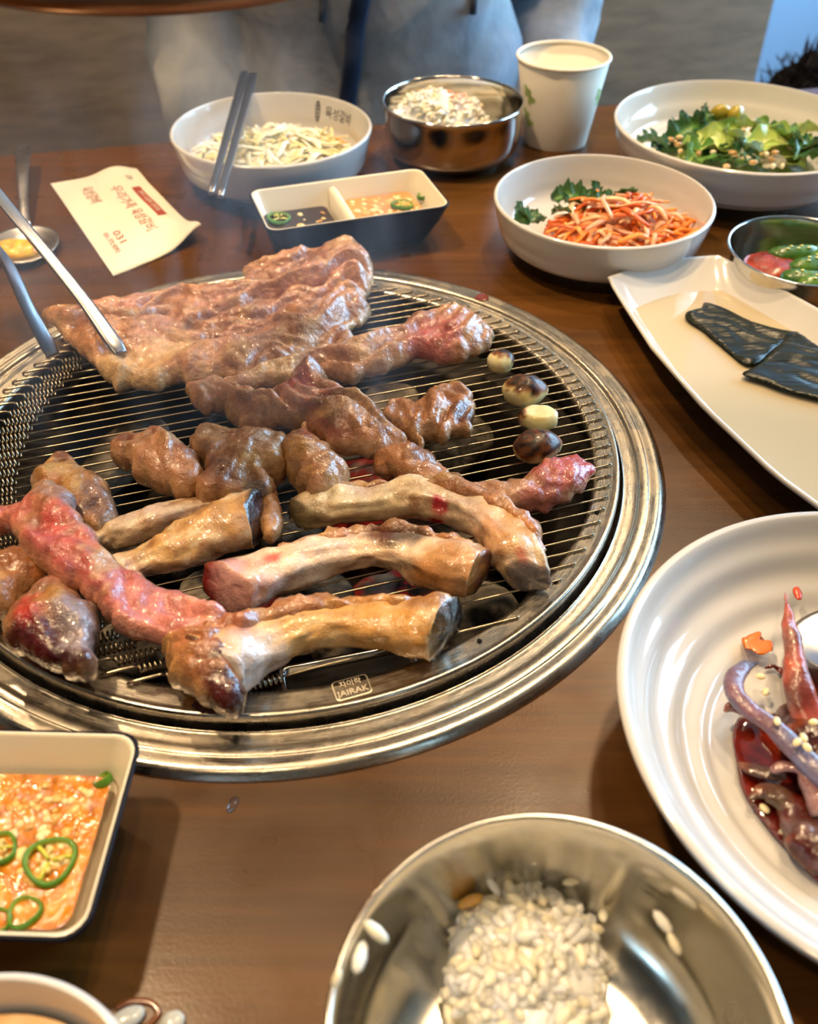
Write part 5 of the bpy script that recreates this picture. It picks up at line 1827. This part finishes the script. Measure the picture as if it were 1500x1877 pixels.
# head details: hair, nose, eyes, ears, mouth
hp = PP(0, .05, .68)
R_ = np.c_[px_, -pdn, [0, 0, 1]]
V, F = ball((0, .012, .02), .083, .1, .1, 28, 18)
keep = V.copy()
V[:, 2] = np.maximum(V[:, 2], -.045+.09*sstep(0, -.08, V[:, 1]))
V += V/np.linalg.norm(V, axis=1)[:, None]*(fbm(V, 60, 3, 3)*.006)[:, None]
mk('hair', V@R_.T+hp, F, M['cloth'], man, col=np.broadcast_to(S(28, 22, 20), (len(V), 3)))
for s in (-1, 1):
    V, F = ball((s*.03, -.078, .005), .012, .006, .007, 14, 8)
    mk('eye', V@R_.T+hp, F, M['rice'], man, col=np.broadcast_to(S(40, 30, 28), (len(V), 3)))
    V, F = ball((s*.078, .0, .0), .01, .018, .03, 12, 8)
    mk('ear', V@R_.T+hp, F, skinm, man, col=np.broadcast_to(SKC, (len(V), 3)))
V, F = ball((0, -.082, -.02), .011, .014, .022, 14, 8)
mk('nose', V@R_.T+hp, F, skinm, man, col=np.broadcast_to(SKC, (len(V), 3)))
V, F = ball((0, -.078, -.052), .022, .006, .007, 14, 8)
mk('mouth', V@R_.T+hp, F, skinm, man, col=np.broadcast_to(S(180, 110, 100), (len(V), 3)))


def hoodcol(V):
    a = fbm(V, 14, 4, 3)
    return mix(S(136, 145, 158), S(186, 186, 184), sstep(-.3, .4, a))


hv = [PP(0, .0, .10), PP(0, .01, .18), PP(0, .01, .32), PP(0, .015, .46), PP(0, .0, .555)]
hr = [(.16, .14), (.165, .15), (.165, .145), (.15, .12), (.085, .085)]
he = [(i, i+1) for i in range(4)]
for s, A in ARM:
    b0 = len(hv)
    hv += [PP(*a) for a in A]
    hr += [.075, .062, .055, .042]
    he += [(3, b0)]+[(b0+i, b0+i+1) for i in range(3)]
skin('hooded_sweatshirt', hv, he, hr, M['cloth'], man, 2, 5, .024, hoodcol)
V, F = ball(PP(0, -.09, .575), .13, .075, .085, 28, 16, R_)
V += V*0+np.c_[0*V[:, 0], 0*V[:, 0], fbm(V, 20, 3, 2)*.01]
mk('hood', V, F, M['cloth'], man, col=hoodcol(V))
lv = [PP(0, .0, .10)]
lr = [(.14, .10)]
le = []
for s in (-1, 1):
    b0 = len(lv)
    lv += [PP(s*.10, .05, .09), PP(s*.13, .42, .08), PP(s*.13, .45, -.28), PP(s*.13, .46, -.4)]
    lr += [.105, .08, .065, .06]
    le += [(0, b0)]+[(b0+i, b0+i+1) for i in range(3)]
skin('trousers', lv, le, lr, M['cloth'], man, 2, 7, .006, lambda V: np.broadcast_to(S(34, 40, 54), (len(V), 3)))
hs = bpy.data.objects['hooded_sweatshirt']
HV = np.array([v.co[:] for v in hs.data.vertices])+ORG['hooded_sweatshirt']
HA, HF, HZ = (HV-pc)@px_, (HV-pc)@pdn, HV[:, 2]-pc[2]


def front(a, z, lift=.002):
    m = (np.abs(HA-a) < .03) & (np.abs(HZ-z) < .03)
    return PP(a, (HF[m].max() if m.any() else .16)+lift, z)


zt = [front(-.02-.05*(1-k), .10+.36*k) for k in np.linspace(0, 1, 12)]
P = spline(np.array(zt), 40)
V, F, _, _ = sweep(P, .009, .002, 8, up=pdn)
mk('zip_strip', V, F, M['cloth'], man, col=np.broadcast_to(S(52, 62, 84), (len(V), 3)))
for a0, a1 in ((-.06, -.075), (.075, .07)):
    pts = [front(a0, .50), front(a0*1.05, .42), front(a1, .30)]
    mk('drawstring', *tube(pts, .0035, 8, 20), M['cloth'], man, col=np.broadcast_to(S(70, 76, 88), (20*8+2, 3)))

# black furry coat lying on the bench at right
q = np.append(at(1490, 150, -.04)[:2], -.06)
cu_, cz_ = ray_panel(1480, 118, .66)
fc = uv(cu_+.03, .66, cz_-.075)
V, F = ball((0, 0, 0), .085, .07, .075, 40, 24)
n3 = V/np.linalg.norm(V, axis=1)[:, None]
V = V+n3*(fbm(V, 30, 3, 2)*.025)[:, None]
mb = MB()
mb.add(V+fc, F, S(14, 12, 13))
R = np.random.default_rng(4)
for i in R.integers(0, len(V), 1500):
    b = V[i]+R.normal(0, .004, 3)
    d = n3[i]*.7+R.normal(0, .6, 3)
    d = d/np.linalg.norm(d)*R.uniform(.012, .024)
    s = np.cross(d, [0, 0, 1.])
    s = s/(np.linalg.norm(s)+1e-9)*.0022
    mb.add(np.array([b-s, b+s, b+d, b+np.cross(s, d)*8])+fc, [[0, 1, 2], [1, 3, 2], [3, 0, 2]], S(30, 26, 28))
ct = tag(mb.build('fur_coat', M['cloth']), 'black furry coat heaped on the bench at the right', 'coat')

# ------------------------------------------------------------------ smoke
def smoke():
    V, F = boxuv(-.17, .14, -.12, .17, .022, .20)
    m = bpy.data.materials.new('thin_smoke')
    m.use_nodes = True
    t = m.node_tree
    t.nodes.clear()
    out = t.nodes.new('ShaderNodeOutputMaterial')
    sc = t.nodes.new('ShaderNodeVolumePrincipled')
    sc.inputs['Color'].default_value = (.86, .9, 1, 1)
    sc.inputs['Anisotropy'].default_value = .2
    tc = t.nodes.new('ShaderNodeTexCoord')
    mp = t.nodes.new('ShaderNodeMapping')
    mp.inputs['Scale'].default_value = (22, 22, 7)
    nz = t.nodes.new('ShaderNodeTexNoise')
    nz.inputs['Scale'].default_value = 1
    nz.inputs['Detail'].default_value = 3
    nz.inputs['Distortion'].default_value = 1.2
    rp = t.nodes.new('ShaderNodeMapRange')
    rp.inputs[1].default_value = .50
    rp.inputs[2].default_value = .78
    rp.inputs[3].default_value = 0
    rp.inputs[4].default_value = 6.0
    # fade towards the sides of the plume
    ln = t.nodes.new('ShaderNodeVectorMath')
    ln.operation = 'LENGTH'
    m2 = t.nodes.new('ShaderNodeMapping')
    m2.inputs['Location'].default_value = (.02, -.02, -.06)
    m2.inputs['Scale'].default_value = (1, 1.05, .9)
    fd = t.nodes.new('ShaderNodeMapRange')
    fd.inputs[1].default_value = .14
    fd.inputs[2].default_value = .05
    mul = t.nodes.new('ShaderNodeMath')
    mul.operation = 'MULTIPLY'
    L = t.links.new
    L(tc.outputs['Object'], mp.inputs[0])
    L(mp.outputs[0], nz.inputs['Vector'])
    L(nz.outputs[0], rp.inputs[0])
    L(tc.outputs['Object'], m2.inputs[0])
    L(m2.outputs[0], ln.inputs[0])
    L(ln.outputs['Value'], fd.inputs[0])
    L(rp.outputs[0], mul.inputs[0])
    L(fd.outputs[0], mul.inputs[1])
    L(mul.outputs[0], sc.inputs['Density'])
    L(sc.outputs[0], out.inputs['Volume'])
    o = mk('smoke', V, F, m, None, False)
    tag(o, 'thin bluish smoke rising from the meat', 'smoke', None, 'stuff')


smoke()
